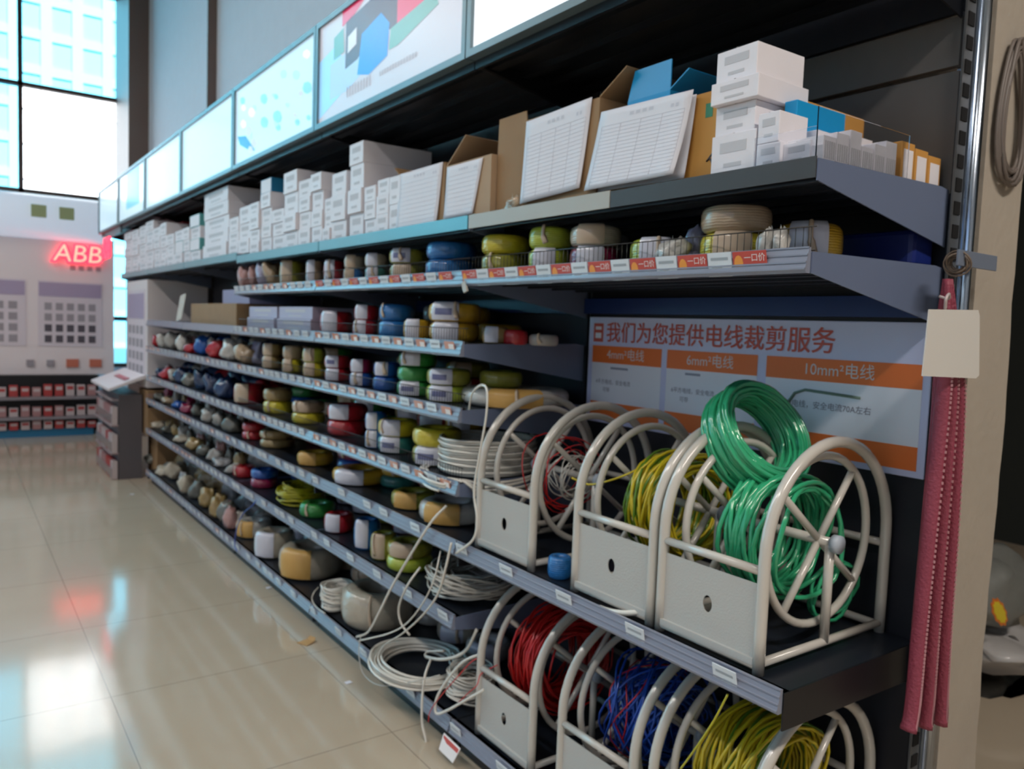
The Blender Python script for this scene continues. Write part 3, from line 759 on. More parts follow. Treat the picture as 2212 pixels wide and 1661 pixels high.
# big green tubing coil leaning on the nearest stand
ctr = at(1632, 945, 'y', 1.185)
axc = RM.T @ np.array([.46, -.46, -.76])
loose('tubing_coil', 'large coil of glossy green tubing', 'leaning on top of the nearest reel stand', 'tubing',
      [(strands(ctr, axc, .116, .098, .022, 130, .004, None, .002, 51, per=44), .0046, GRT, 1)])
# stray green loops at the back
c2 = Vector((SX+.36, 1.02, TIER['sixth']+.09))
loose('tubing_loops', 'stray green tubing loops', 'hanging low behind the nearest reel wheel', 'tubing', [(strands(c2, (.1,1,.2), .075, .02, .01, 3, .004, None, .01, 52), .0045, GRT, 1)])
# small things near the stands on the sixth shelf
x, y, R = ground(1190, 1246, 1215, D+.03)
t = coil(D+.03+.035, 1.645, TIER['sixth'], .034, .062, 'sky', None, hole=.3)
tag(t, 'small wrapped blue wire coil', 'between the first two reel stands on the sixth shelf', 'wire coil')
t = coil(D+.32, 1.86, TIER['sixth']+.0, .10, .05, 'magenta', None); t.location.y = 1.62; t.location.x = D+.38
tag(t, 'crimson wire coil', 'at the back between the reel stands on the sixth shelf', 'wire coil')
pts = [at(u, v, 'x', x) for u, v, x in [(1300,1270,1.40),(1290,1290,1.36),(1285,1305,1.33),(1310,1318,1.31),(1345,1324,1.31),(1395,1322,1.33)]]
t = loose('cable_end', 'white cable end lying', 'under the front panel of the middle reel stand', 'cable', [(smooth_path(pts, 8), .006, WHC, 1.3)])
lead('yellow-green wire stretched', 'between the first and middle reel stands', [(1235,1032,1.40),(1270,1046,1.42),(1310,1040,1.42),(1360,1022,1.45),(1400,1000,1.5)], .003, YLC, 1.0)
lead('long yellow-green wire rising', 'in front of the nearest bottom reel stand', [(1572,1500,1.30),(1540,1560,1.30),(1500,1620,1.31),(1470,1661,1.32)], .0025, YGC, 1.0)

# ------------------------------------------------------------------ service sign on the back panel
t = empty('service_sign', (XB-.006, .885, 1.06))
SWD, SHT = 1.165, .355
def SY(u): return SWD*(1-u)      # u: 0 left .. 1 right
def SZ(v): return SHT*(1-v)
MB().box(-.006, 0, 0, SWD, 0, SHT).build('board', mat('sign_white', (.60,.65,.93), .35, coat=.3), t, bevel=.002)
SO = mat('sign_orange', (.82,.19,.04), .4); SL = mat('sign_line_orange', (.60,.32,.28), .5); SWh = mat('sign_panel_white', (.80,.84,.95), .4)
cols = [(.02,.295), (.315,.60), (.625,.985)]
for a, b in cols:
    q = MB()
    q.box(-.0068, -.006, SY(b), SY(a), SZ(.94), SZ(.30), 0)
    q.box(-.0074, -.0068, SY(b), SY(a), SZ(.43), SZ(.27), 1)
    q.box(-.0074, -.0068, SY(b), SY(a), SZ(.955), SZ(.80), 1)
    q.build('info_box', [SWh, SO], t)
q = MB(); add_text(q, '我们为您提供电线裁剪服务', .070, (-.0075, SY(.075), SZ(.215)), (0,-1,0), (0,0,1), 0)
for dy_, dz_ in ((.0014,0),(0,.0012),(.0014,.0012)): add_text(q, '我们为您提供电线裁剪服务', .070, (-.0077-dy_*.1-dz_*.05, SY(.075)-dy_, SZ(.215)+dz_), (0,-1,0), (0,0,1), 0)
q.build('heading', mat('sign_red_lettering', (.55,.11,.09), .5), t)
q = MB(); q.box(-.0075,-.006, SY(.062), SY(.022), SZ(.235), SZ(.06), 0)
q.box(-.0080,-.0075, SY(.055), SY(.030), SZ(.12), SZ(.09), 1); q.box(-.0080,-.0075, SY(.055), SY(.030), SZ(.20), SZ(.15), 1)
q.build('square_emblem', [mat('sign_red_lettering', (.42,.10,.09)), SWh], t)
for (a, b), s in zip(cols, ('4mm²电线', '6mm²电线', '10mm²电线')):
    q = MB(); add_text(q, s, .040, (-.0080, SY((a+b)/2), SZ(.385)), (0,-1,0), (0,0,1), 0, bold=0, align='CENTER')
    q.build('column_title', mat('sign_white_lettering', (.75,.72,.75), .5), t)
for (a, b), s in zip(cols, ('4平方电线，安全电流\n可带', '6平方电线，安全电流\n可带', '10平方电线，安全电流70A左右\n可带')):
    q = MB(); l1, l2 = s.split('\n')
    add_text(q, l1, .0205 if a > .5 else .0175, (-.0075, SY(a+.02), SZ(.625)), (0,-1,0), (0,0,1), 0)
    add_text(q, l2, .0205 if a > .5 else .0175, (-.0075, SY(a+.05), SZ(.70)), (0,-1,0), (0,0,1), 0)
    q.build('body_text', mat('sign_grey_lettering', (.20,.20,.28), .6), t)
q = MB()
q.tube([(-.008, SY(.69), SZ(.60)), (-.008, SY(.705), SZ(.53)), (-.008, SY(.73), SZ(.50)), (-.008, SY(.86), SZ(.52))], .004, 6, flat=1)
q.build('green_wire_picture', mat('printed_green_wire', (.16,.26,.22), .5), t)
q = MB(); q.box(-.0075,-.0068, SY(.43), SY(.38), SZ(.475), SZ(.455)); q.box(-.0075,-.0068, SY(.17), SY(.10), SZ(.485), SZ(.465))
q.build('wire_pictures', mat('printed_grey_wire', (.30,.33,.45), .5), t)
t['label'] = 'white and orange wire-cutting service sign with red Chinese heading on the back panel'; t['category'] = 'sign'

# blue drum lid / film behind, small things on the second shelf
def small_bag(x, y, z, sx, sy, sz, m_, k, name='plastic_bag'):
    rnd = random.Random(k); b = MB(); n, q = 16, 10; vs = []
    ph_ = [rnd.uniform(0, 6.3) for _ in range(8)]; hx = rnd.uniform(-.35,.35); hy = rnd.uniform(-.35,.35)
    for i in range(q+1):
        ph = PI*i/q - PI/2
        for j in range(n):
            a = 2*PI*j/n
            w_ = 1 + .15*math.sin(2*a+ph_[0]+ph) + .12*math.sin(3*a+ph_[1]+2*ph) + .12*math.sin(5*a+ph_[2]-3*ph) + rnd.uniform(-.10,.10)
            c = abs(math.cos(ph))**.55; s = math.copysign(abs(math.sin(ph))**.75, math.sin(ph)); up = (1+s)/2
            zz_ = sz*(1+s)*(1 + (.18*math.sin(2*a+ph_[3]) + .12*math.sin(5*a+ph_[4]))*up*c)
            vs.append((sx*(c*w_*math.cos(a) + hx*up*up), sy*(c*w_*math.sin(a) + hy*up*up), max(0, zz_)))
    fs = [(i*n+j, i*n+(j+1)%n, (i+1)*n+(j+1)%n, (i+1)*n+j) for i in range(q) for j in range(n)]
    b.add(vs, fs, 0, True)
    t = empty(name, (x, y, z), 0)
    b.build('bag_body', m_, t)
    # crumpled mouth folded over
    nk = MB(); cx_, cy_ = sx*hx*.9, sy*hy*.9; v2 = []; r_ = min(sx, sy)
    for i in range(4):
        for j in range(9):
            f = j/8-.5; v2.append((cx_+r_*(.9*f+.08*math.sin(j*2+k)), cy_+r_*(.25*i/3*math.sin(j+k)-.1*i), 2*sz*.86+.012*i*(1+.5*math.sin(j*1.7+k))-.004*i*i))
    nk.add(v2, [(i*9+j, i*9+j+1, i*9+j+10, i*9+j+9) for i in range(3) for j in range(8)], 0, True)
    nk.build('crumpled_mouth', m_, t)
    return t
def bagm(c): return mat('bag_'+c, COLS[c], .35, coat=.7, bump=1.0, bscale=55, var=.5)
def bags(tier, spec):
    for i, (uL, uR, vT, c, dx) in enumerate(spec):
        z0 = TIER[tier]; x, y, R = ground(uL-3, uR+3, vT+8, D+dx); R = min(R, .12)
        x = D+dx+R; zt = zat(vT, x, y); hh_ = max(.025, (zt-z0-.006)/2)
        t = small_bag(x, y, z0+.001, R*1.15, R*1.15, min(hh_, .062), bagm(c), i*7+len(tier)*3+int(uL))
        tag(t, f'small {ADJ[c]} plastic bag of fittings', f'on the {TNAME[tier]}', 'bag', 'bags of small fittings')
bags('second', [(522,545,576,'pink',.02),(543,562,574,'pink',.03),(560,582,570,'lilac',.02),(577,612,569,'beige',.03),(1478,1524,490,'lilac',.10),(1424,1475,524,'white',.02),(1640,1668,512,'white',.02),(1672,1700,516,'white',.03)])
bags('fourth', [(333,348,725,'red',.02),(346,366,720,'white',.03),(364,392,715,'silver',.03),(388,408,722,'white',.02),(404,430,742,'red',.02),(426,462,726,'blue',.04),(455,495,735,'red',.02),(470,500,728,'blue',.12),(484,528,728,'white',.02),(520,560,745,'beige',.02),(548,572,735,'lilac',.08)])
bags('fifth', [(322,342,792,'navy',.03),(340,356,795,'navy',.02),(352,372,793,'red',.02),(368,386,797,'silver',.02),(384,410,795,'navy',.03),(402,428,806,'dgrey',.02),(424,455,800,'navy',.04),(450,480,805,'navy',.03),(474,510,812,'navy',.02)])
bags('sixth', [(322,338,848,'magenta',.02),(336,358,852,'dgrey',.02),(354,382,856,'beige',.03),(378,400,868,'blue',.03),(398,420,872,'magenta',.02),(416,446,870,'dgrey',.03),(442,470,882,'silver',.02),(466,494,890,'silver',.03),(488,528,900,'dgrey',.02)])
bags('seventh', [(334,356,922,'cream',.04),(354,380,925,'dgrey',.05),(378,412,938,'cream',.02),(410,434,945,'tan',.03),(430,455,960,'dgrey',.03),(452,478,968,'silver',.04),(470,498,990,'grey',.03),(490,516,1000,'silver',.02)])
bags('bottom', [(318,345,980,'dgrey',.04),(345,368,1006,'cream',.02),(364,398,975,'cream',.05),(392,418,1012,'cream',.02),(410,440,1040,'dgrey',.03),(434,462,1050,'tan',.03),(458,486,1062,'tan',.02),(478,505,1068,'dgrey',.04),(488,512,1088,'pink',.02)])
rb = random.Random(31)
BK = dict(fourth=['white','navy','silver','lilac'], fifth=['navy','dgrey','navy','red'], sixth=['dgrey','silver','magenta','dgrey'], seventh=['dgrey','tan','silver','dgrey'], bottom=['dgrey','tan','dgrey','grey'])
for tn, cs in BK.items():
    for k in range(11):
        yy = 6.72-k*.205; R = rb.uniform(.085,.11); c = rb.choice(cs)
        t = small_bag(D+.28+rb.uniform(-.02,.03), yy, TIER[tn]+.001, R*.9, R*.9, rb.uniform(.055,.075), bagm(c), 900+k*13+len(tn))
        tag(t, f'{ADJ[c]} plastic bag', f'at the back of the far {TNAME[tn]}', 'bag', 'bags at the back of the far shelves')
    for k in range(9):
        yy = 6.62-k*.24+rb.uniform(-.04,.04); R = rb.uniform(.026,.034); c = rb.choice(cs + ['silver','tan','pink'])
        t = small_bag(D+.115, yy, TIER[tn]+.001, R, R, rb.uniform(.04,.06), bagm(c), 1900+k*13+len(tn))
        tag(t, f'little {ADJ[c]} bag', f'in the middle row of the far {TNAME[tn]}', 'bag', 'bags of the middle row')
# extra: foam tube and papers on the second shelf near end
t = MB().tube([at(1895,556,'y',1.02), at(1938,536,'y',.95)], .011, 12).build('foam_tube', mat('white_foam', (.6,.6,.62), .5))
tag(t, 'short white tube lying', 'at the near end of the second shelf', 'tube')
q = MB(); p0 = at(1812, 545, 'y', .93)
q.slab([(1.40,.89,1.532),(1.58,.89,1.532),(1.60,.99,1.54),(1.42,1.0,1.548)], (0,0,1), .002)
tag(q.build('loose_paper', PAPER), 'crumpled white paper sheet', 'at the near end of the second shelf', 'paper')
# blue tarp at the back of the second shelf
t = MB(); t.box(1.70, 1.79, .90, 2.0, 1.5315, 1.615); 
tag(t.build('folded_sheet', mat('deep_blue_sheet', (.008,.02,.16), .45, bump=.5, bscale=12), bevel=.012), 'deep blue folded sheet', 'along the back of the second shelf, near end', 'sheet')
t = MB(); t.box(1.66, 1.785, .92, 2.25, 1.4155, 1.44)
# white hanging card clip
c = at(1003, 632, 'x', 1.28)
t = MB(); t.slab([(0,.020,.018),(0,.002,.024),(0,-.006,.006),(0,.012,-.006)], (-1,0,0), .003); t.slab([(-.003,.008,.006),(-.003,-.012,.010),(-.003,-.022,-.008),(-.003,-.004,-.014)], (-1,0,0), .006)
o = t.build('hanging_clip', mat('cream_plastic', (.48,.45,.40), .4), loc=(1.284, c.y, 1.482)); tag(o, 'little cream plastic clip', 'hanging under the second shelf rail', 'clip')

# ------------------------------------------------------------------ cartons
def carton(x, y, z, dx_, dy, dz_, m_, rz=0, label=True, name='carton'):
    t = empty(name, (x, y, z), rz)
    b = MB(); b.box(0, dx_, -dy, 0, 0, dz_); b.build('box_body', m_, t, bevel=.0015)
    if label:
        q = MB(); q.box(-.0006, 0, -dy*.8, -dy*.2, dz_*.55, dz_*.8, 0); q.box(-.0006, 0, -dy*.7, -dy*.3, dz_*.2, dz_*.3, 0)
        q.box(-.0004, dx_*.98, -dy*.52, -dy*.48, dz_, dz_+.0004, 0)
        q.build('printing', WHITES, t)
    t.rotation_euler.z = rz + (rand01(x*91+y*57+z*33)-.5)*.05*(1 if dy < .2 else .3)
    return t
rn = random.Random(12)
stacks = [(268,283,503,'w'),(283,298,497,'w'),(298,314,488,'w'),(314,330,478,'w'),(330,344,492,'w'),(344,358,482,'w'),(358,374,506,'w'),(374,392,498,'t'),(394,409,492,'w'),(409,430,464,'t'),
          (438,490,403,'W'),(492,513,470,'w'),(513,537,446,'w'),(537,559,438,'w'),(561,583,386,'b'),(584,610,452,'w'),(611,641,370,'W'),(642,668,388,'w'),(670,694,374,'w'),(695,711,428,'w'),(712,744,372,'W'),(752,783,308,'W'),(785,810,402,'w'),(811,838,386,'w'),(839,862,380,'W')]
for si, (uL, uR, vT, kind) in enumerate(stacks):
    x0 = D+.022
    ya = at(uL, vT+50, 'x', x0).y; yb = at(uR, vT+50, 'x', x0).y; wd_ = ya-yb-.002
    z0 = TIER['top'] + (.018 if ya > 4.46 else 0) + .0006
    zt = zat(vT, x0, (ya+yb)/2)
    zt = min(zt, 2.13)
    hgt = zt-z0; n = max(1, round(hgt/(.075 if kind != 'W' else .085))); z = z0
    hs = [rn.uniform(.85,1.15) for _ in range(n)]; sm = sum(hs)
    for k in range(n):
        h_ = hgt*hs[k]/sm
        mt = WHITEC
        if kind == 't' and k >= 1: mt = TEALC if k % 2 else WHITEC
        if kind == 'b' and k == n-1: mt = BLUEC
        dp = .16 if kind == 'w' else .30
        dpp = dp*rn.uniform(.9,1.05); off = rn.uniform(0,.012)
        sl = wd_*rn.uniform(.0,.05)
        t = carton(x0+off, ya-sl, z, dpp, wd_-sl, h_-.0004, mt)
        if mt is not WHITEC:
            # white printed front on coloured cartons
            MB().box(-.0008, -.0001, -(wd_-sl)*.97, -(wd_-sl)*.03, h_*.03, h_*.95).build('white_front', WHITEC, t)
        z += h_
        lv = ('at the bottom' if k == 0 else ('on top' if k == n-1 else ORD[k]+' up'))
        cn = 'teal' if mt is TEALC else ('blue' if mt is BLUEC else 'white')
        o = t; o['category'] = 'box'; o['group'] = 'small cartons on the top shelf'
        nn = ['leftmost'] + [ORD[i] for i in range(1, 20)] + ['twenty-first','twenty-second','twenty-third','twenty-fourth','rightmost']
        o['label'] = f'small {cn} carton {lv} of the {nn[si]} stack from the left, top shelf'.replace('leftmost stack from the left','leftmost stack').replace('rightmost stack from the left','rightmost stack')
        if k < n-1 or n == 1: pass

def open_carton(name, x, y, z, dx_, dy, dz_, m_, flaps, inner=None):
    """flaps: list of (side, length, angle deg from upright, outwards +)"""
    t = empty(name, (x, y, z)); th = .004
    b = MB(); b.box(0, th, -dy, 0, 0, dz_); b.box(dx_-th, dx_, -dy, 0, 0, dz_); b.box(th, dx_-th, -dy, -dy+th, 0, dz_); b.box(th, dx_-th, -th, 0, 0, dz_); b.box(th, dx_-th, -dy+th, -th, 0, th)
    b.build('box_body', m_, t)
    for side, l, ang in flaps:
        a = math.radians(ang); c, s = math.cos(a)*l, math.sin(a)*l
        if side == 'x0': p = [(0,0,dz_),(0,-dy,dz_),(-s,-dy+.01,dz_+c),(-s,-.01,dz_+c)]; n = (math.cos(a),0,math.sin(a))
        if side == 'x1': p = [(dx_,0,dz_),(dx_,-dy,dz_),(dx_+s,-dy+.01,dz_+c),(dx_+s,-.01,dz_+c)]; n = (-math.cos(a),0,math.sin(a))
        if side == 'y0': p = [(0,0,dz_),(dx_,0,dz_),(dx_-.01,s,dz_+c),(.01,s,dz_+c)]; n = (0,-math.cos(a),math.sin(a))
        if side == 'y1': p = [(0,-dy,dz_),(dx_,-dy,dz_),(dx_-.01,-dy-s,dz_+c),(.01,-dy-s,dz_+c)]; n = (0,math.cos(a),math.sin(a))
        MB().slab(p, n, .003).build('flap', m_, t)
    return t
def sheet(x, ys, zs, look, place, lines=True, curl=0., grid=(4, 16), name='paper_sheet', drop=0.):
    """paper hung over a box front; ys = (left top, right top, left bottom, right bottom), zs likewise"""
    o = Vector((x, ys[0], zs[2])); n, m_ = 10, 12; vs = []
    def pt(a, b, dxx=0):
        yt = ys[0]+(ys[1]-ys[0])*a; yb_ = ys[2]+(ys[3]-ys[2])*a; zt = zs[0]+(zs[1]-zs[0])*a; zb = zs[2]+(zs[3]-zs[2])*a
        yy = yt+(yb_-yt)*b; z_ = zt+(zb-zt)*b
        xx = x - curl*b*b*(.4+.6*a) - .003*math.sin(a*5+1)*b - dxx
        return Vector((xx, yy, z_)) - o
    for t_ in (0, .0012):
        for j in range(m_+1):
            for i in range(n+1): vs.append(pt(i/n, j/m_, t_))
    K = (n+1)*(m_+1); fs = []
    for j in range(m_):
        for i in range(n):
            a = j*(n+1)+i; fs.append((a, a+1, a+n+2, a+n+1)); a += K; fs.append((a, a+n+1, a+n+2, a+1))
    for j in range(m_):
        a = j*(n+1); fs.append((a, a+n+1, a+n+1+K, a+K)); a += n; fs.append((a, a+K, a+K+n+1, a+n+1))
    for i in range(n): a = i; fs.append((a, a+K, a+K+1, a+1)); a = m_*(n+1)+i; fs.append((a, a+1, a+K+1, a+K))
    t = empty(name, tuple(o))
    b = MB(); b.add(vs, fs, 0, True); b.build('paper', PAPER, t)
    if lines:
        g = MB(); cols_, rows = grid
        for r in range(rows+1):
            bb = .2 + .75*r/rows; g.tube([pt(.05+.9*i/8, bb, .0014) for i in range(9)], .0005, 3)
        for c in range(cols_+1):
            aa = .05+.9*c/cols_; g.tube([pt(aa, .2+.75*j/8, .0014) for j in range(9)], .0005, 3)
        for k in range(4): p = [pt(.36+.07*k, .085, .0018), pt(.405+.07*k, .085, .0018), pt(.405+.07*k, .125, .0018), pt(.36+.07*k, .125, .0018)]; g.add(p, [(0,1,2,3)])
        for k in range(2): p = [pt(.80+.05*k, .11, .0018), pt(.83+.05*k, .11, .0018), pt(.83+.05*k, .15, .0018), pt(.80+.05*k, .15, .0018)]; g.add(p, [(0,1,2,3)])
        g.build('printed_table', INK, t)
    return tag(t, look, place, 'paper')
ZT = TIER['top']+.0006
t = open_carton('carton', D+.03, 2.60, ZT, .22, .325, .20, KRAFT, [('x1',.10,30), ('y0',.07,60)]); tag(t, 'brown carton behind a leaning paper', 'next to the white carton stacks on the top shelf', 'box')
sheet(D+.027, (2.588,2.285,2.60,2.31), (1.902,1.902,1.70,1.702), 'white handwritten sheet', 'on the leftmost brown carton of the top shelf', True, .006, (1, 10))
t = open_carton('carton', D+.03, 2.268, ZT, .26, .265, .185, KRAFTL, [('y0',.13,-48), ('x1',.12,10)]); tag(t, 'open brown carton with one flap folded inward', 'on the top shelf', 'box')
sheet(D+.027, (2.255,2.045,2.262,2.09), (1.88,1.88,1.712,1.715), 'smaller white sheet with a list', 'on the open carton of the top shelf', True, .004, (1, 9))
t = open_carton('carton', D+.05, 2.0, ZT, .30, .155, .20, KRAFT, [('x0',.085,3), ('y0',.06,0)]); tag(t, 'tall brown carton with upright flap', 'left of the big sheeted carton on the top shelf', 'box')
t = open_carton('carton', D+.03, 1.838, ZT, .30, .315, .25, KRAFT, [('x1',.12,40), ('y1',.10,55)]); tag(t, 'large brown carton', 'behind the taped white sheet on the top shelf', 'box')
sheet(D+.026, (1.825,1.548,1.835,1.575), (1.945,1.955,1.718,1.732), 'large white table sheet taped', 'on the middle brown carton of the top shelf', True, .008)
for (x_, y0_, z_) in []: pass
t = open_carton('carton', D+.05, 1.51, ZT, .32, .362, .195, ORANGEC, []); tag(t, 'long orange-brown carton', 'behind the biggest hanging sheet on the top shelf', 'box')
q = MB(); q.box(-.0008, 0, -.335, -.315, .14, .17, 1); q.build('green_mark', [BLK, mat('green_print', (.05,.25,.15), .6)], t)
q = MB(); q.tube([(-.001, -.345, .03),(-.001,-.335,.05),(-.001,-.325,.045),(-.001,-.34,.06)], .002, 4); q.build('ink_scrawl', DINK, t)
sheet(D+.03, (1.515,1.215,1.556,1.245), (1.912,1.902,1.722,1.722), 'biggest white table sheet hanging', 'over the orange-brown carton on the top shelf', True, .02)
sheet(D+.043, (1.50,1.217,1.53,1.235), (1.905,1.895,1.718,1.715), 'second sheet tucked', 'under the biggest hanging sheet on the top shelf', False, .008)
# blue carton with lettering, on top of the orange one
t = open_carton('blue_carton', D+.058, 1.452, ZT+.006, .24, .140, .222, BLUEB, [('x0',.075,-8), ('y1',.06,50), ('x1',.05,-40)])
q = MB(); add_text(q, 'simon', .052, (.035, -.1410, .160), (1,0,0), (0,0,1), 0); add_text(q, 'simon', .052, (.0362, -.1412, .1608), (1,0,0), (0,0,1), 0); q.build('lettering', mat('pale_blue_lettering', (.35,.62,.80), .5), t)
MB().box(-.001, 0, -.137, -.092, .150, .205, 0).build('white_label', PAPER, t)
MB().box(-.001, 0, -.048, -.012, .10, .160, 0).build('small_label', PAPER, t)
tag(t, 'bright blue open carton with pale lettering', 'standing inside the orange-brown carton', 'box')
# white carton tower
rn = random.Random(3); z = ZT
for k, (h_, w_, d_, o_) in enumerate([(.085,.112,.17,0),(.06,.10,.16,.006),(.045,.118,.17,-.012),(.065,.104,.15,.0)]):
    t = carton(D+.02+o_, 1.148-rn.uniform(0,.006), z, d_, w_, h_, WHITEC); z += h_+.0005
    o = t; o['category'] = 'box'; o['group'] = 'white carton tower'
    o['label'] = ['bottom','second','third','topmost'][k] + ' white carton in the tower right of the orange-brown carton'
sp = [(D+.02,1.03,.055,.10,.05),(D+.02,1.03,.05,.09,.06),(D+.03,.975,.06,.09,.045),(D+.13,1.03,.06,.10,.09),(D+.24,1.03,.06,.09,.10)]
zz_ = [ZT, ZT+.0505, ZT, ZT, ZT]
for k, (x_, y_, w_, d_, h_) in enumerate(sp):
    t = carton(x_, y_, zz_[k], d_, w_, h_-.0005 if k != 0 else .05, WHITEC)
    tag(t, 'little white carton', 'at the near end of the top shelf', 'box', 'little white cartons near the acrylic divider', key=y_+x_*.001)
# rows of small cartons along the shelf end
rn = random.Random(8)
for k in range(6):
    x_ = D+.035+k*.043
    t = carton(x_, .97, ZT, .040, .078, .050+.012*(k%3), WHITEC, label=False)
    q = MB()
    for j in range(5): q.box(.004+j*.007, .008+j*.007, -.0788, -.078, .008, .04, 0)
    q.build('side_print', WHITES, t)
    tag(t, 'narrow white carton with grey side print', 'behind the acrylic divider', 'box', 'narrow cartons at the shelf end', key=10-x_)
for k in range(3):
    x_ = D+.315+k*.056
    t = carton(x_, .98, ZT, .053, .085, .085-.006*k, ORANGEC, label=False)
    q = MB(); q.box(.008, .046, -.0858, -.085, .006, .07-.006*k, 0); q.build('white_side_label', WHITEC, t)
    tag(t, 'orange carton with white label', 'at the near end of the top shelf', 'box', 'orange cartons at the shelf end', key=10-x_)
t = MB(); t.box(D+.10, D+.27, 1.0, 1.03, ZT+.0, ZT+.15); o = t.build('blue_box', BLUEB, bevel=.002); tag(o, 'flat blue box standing', 'behind the narrow white cartons on the top shelf', 'box')
t = MB(); t.box(D+.12, D+.40, 1.035, 1.10, ZT, ZT+.17); o = t.build('orange_box', ORANGEC, bevel=.002); tag(o, 'long low orange-brown box', 'behind the near end of the top shelf', 'box')
# acrylic divider
t = empty('acrylic_divider', (D+.004, .884, ZT))
MB().box(0, .32, 0, .0025, 0, .095).build('end_sheet', CLEAR, t)
MB().box(0, .0025, .0025, .14, 0, .06).build('front_sheet', CLEAR, t)
t['label'] = 'clear acrylic divider standing at the near end of the top shelf'; t['category'] = 'divider'
# beige small packets among cartons
for k, (u, v) in enumerate([(1108, 458)]):
    p = at(u, 440, 'x', D+.03); t = small_bag(D+.045, p.y, ZT, .028, .04, .02, bagm('beige'), 77); tag(t, 'little beige packet', 'in front of the tall brown carton on the top shelf', 'bag')
# far things above the white stacks
t = open_carton('carton', D+.22, 6.3, TIER['top']+.02, .25, .7, .30, KRAFT, [('x0',.08,-30)]); tag(t, 'brown carton showing above white cartons', 'at the far end of the top shelf', 'box')
t = MB(); t.box(D+.2, D+.4, 6.6, 7.2, TIER['top']+.02, 2.1); o = t.build('red_box', mat('dull_red_card', (.35,.03,.04), .5), bevel=.003); tag(o, 'dull red box showing behind white cartons', 'at the far end of the top shelf', 'box')

# third shelf, far part : cartons, lilac boxes
t = carton(D+.03, 5.60, TIER['third'], .30, 1.02, .135, KRAFT, label=False); tag(t, 'wide brown carton lying', 'on the far part of the third shelf', 'box')
t = carton(D+.10, 5.10, TIER['third']+.136, .25, .55, .085, mat('lilac_carton', (.30,.29,.44), .5), label=False); tag(t, 'lilac-grey box', 'on top of the wide brown carton', 'box')
t = MB(); t.slab([(0,.06,.19),(0,-.10,.205),(-.02,-.06,.03),(-.02,.10,.01)], (1,0,0), .003); o = t.build('hanging_card', mat('cream_card', (.55,.50,.44), .6), loc=(D+.02, 5.80, TIER['third'])); tag(o, 'cream card', 'leaning left of the wide brown carton', 'card')
LC = mat('lilac_white_carton', (.45,.43,.56), .45)
for k in range(4):
    yy = 4.36-(k%2)*.48; z_ = TIER['third']+.0005+(k//2)*.058
    t = carton(D+.03+.01*(k//2), yy, z_, .22, .44, .057, LC)
    tag(t, 'long pale lilac carton' + (', upper layer,' if k > 1 else ', lower layer,'), 'on the third shelf', 'box', 'lilac cartons on the third shelf')

# ------------------------------------------------------------------ far end of the aisle
WD = mat('white_display_board', (.78,.70,.71), .4); PST = mat('poster_pale', (.68,.61,.66), .4); PSL = mat('poster_lavender', (.40,.33,.47), .4); DK = mat('dark_swatch', (.09,.08,.10), .5)
t = empty('display_board', (-1.2, 10.02, .66)); ox = 1.2
MB().box(0, 2.74, 0, .05, 0, 1.52).build('board', WD, t)
def poster(xa, xb, za, zb, k):
    q = MB(); q.box(xa+ox, xb+ox, -.008, 0, za-.66, zb-.66, 0)
    q.box(xa+ox+.01, xb+ox-.01, -.010, -.008, zb-.66-(zb-za)*.24, zb-.66-.02, 1)
    for r in range(4):
        for c in range(5):
            x_ = xa+ox+(xb-xa)*(.10+.17*c); z_ = za-.66+(zb-za)*(.06+.165*r)
            q.box(x_, x_+(xb-xa)*.11, -.011, -.008, z_, z_+(zb-za)*.11, 2 if (r < 2 and k) else 3)
    q.build('poster', [PST, PSL, DK, mat('grey_swatch', (.33,.30,.33), .5)], t)
poster(.79, 1.42, .97, 1.69, 1); poster(-.05, .68, .97, 1.69, 0); poster(-1.0, -.2, .97, 1.69, 0)
for x_ in (1.06, 1.29): MB().box(x_+ox, x_+ox+.12, -.02, 0, .08, .17, 0).build('orange_switch_sample', mat('orange_plate', (.55,.16,.10), .4), t)
q = MB()
for x_ in (.68, .87): q.box(x_+ox, x_+ox+.07, -.02, 0, .09, .16, 0)
for i in range(4): q.box(1.10+ox+i*.085, 1.15+ox+i*.085, -.006, 0, 1.16, 1.21, 0)
q.build('grey_marks', mat('grey_swatch', (.33,.30,.33)), t)
tag(t, 'white display board with poster panels and orange samples', 'on the far wall', 'board')
RG = mat('red_neon', (.8,.02,.05), .4, emit=(1,.03,.07), es=2.6); RG2 = mat('neon_core', (.9,.4,.3), .4, emit=(1,.42,.30), es=1.3)
t = empty('neon_sign', (.93, 9.99, 1.91))
q = MB(); add_text(q, 'ABB', .265, (0,0,0), (1,0,0), (0,0,1), 0, bold=.016, thick=.03, shear=.12); q.build('red_letters', RG, t)
q = MB(); add_text(q, 'ABB', .265, (0,-.032,0), (1,0,0), (0,0,1), 0, bold=-.001, thick=.004, shear=.12); q.build('bright_cores', RG2, t)
t['label'] = 'glowing red three-letter sign on the far display board'; t['category'] = 'sign'
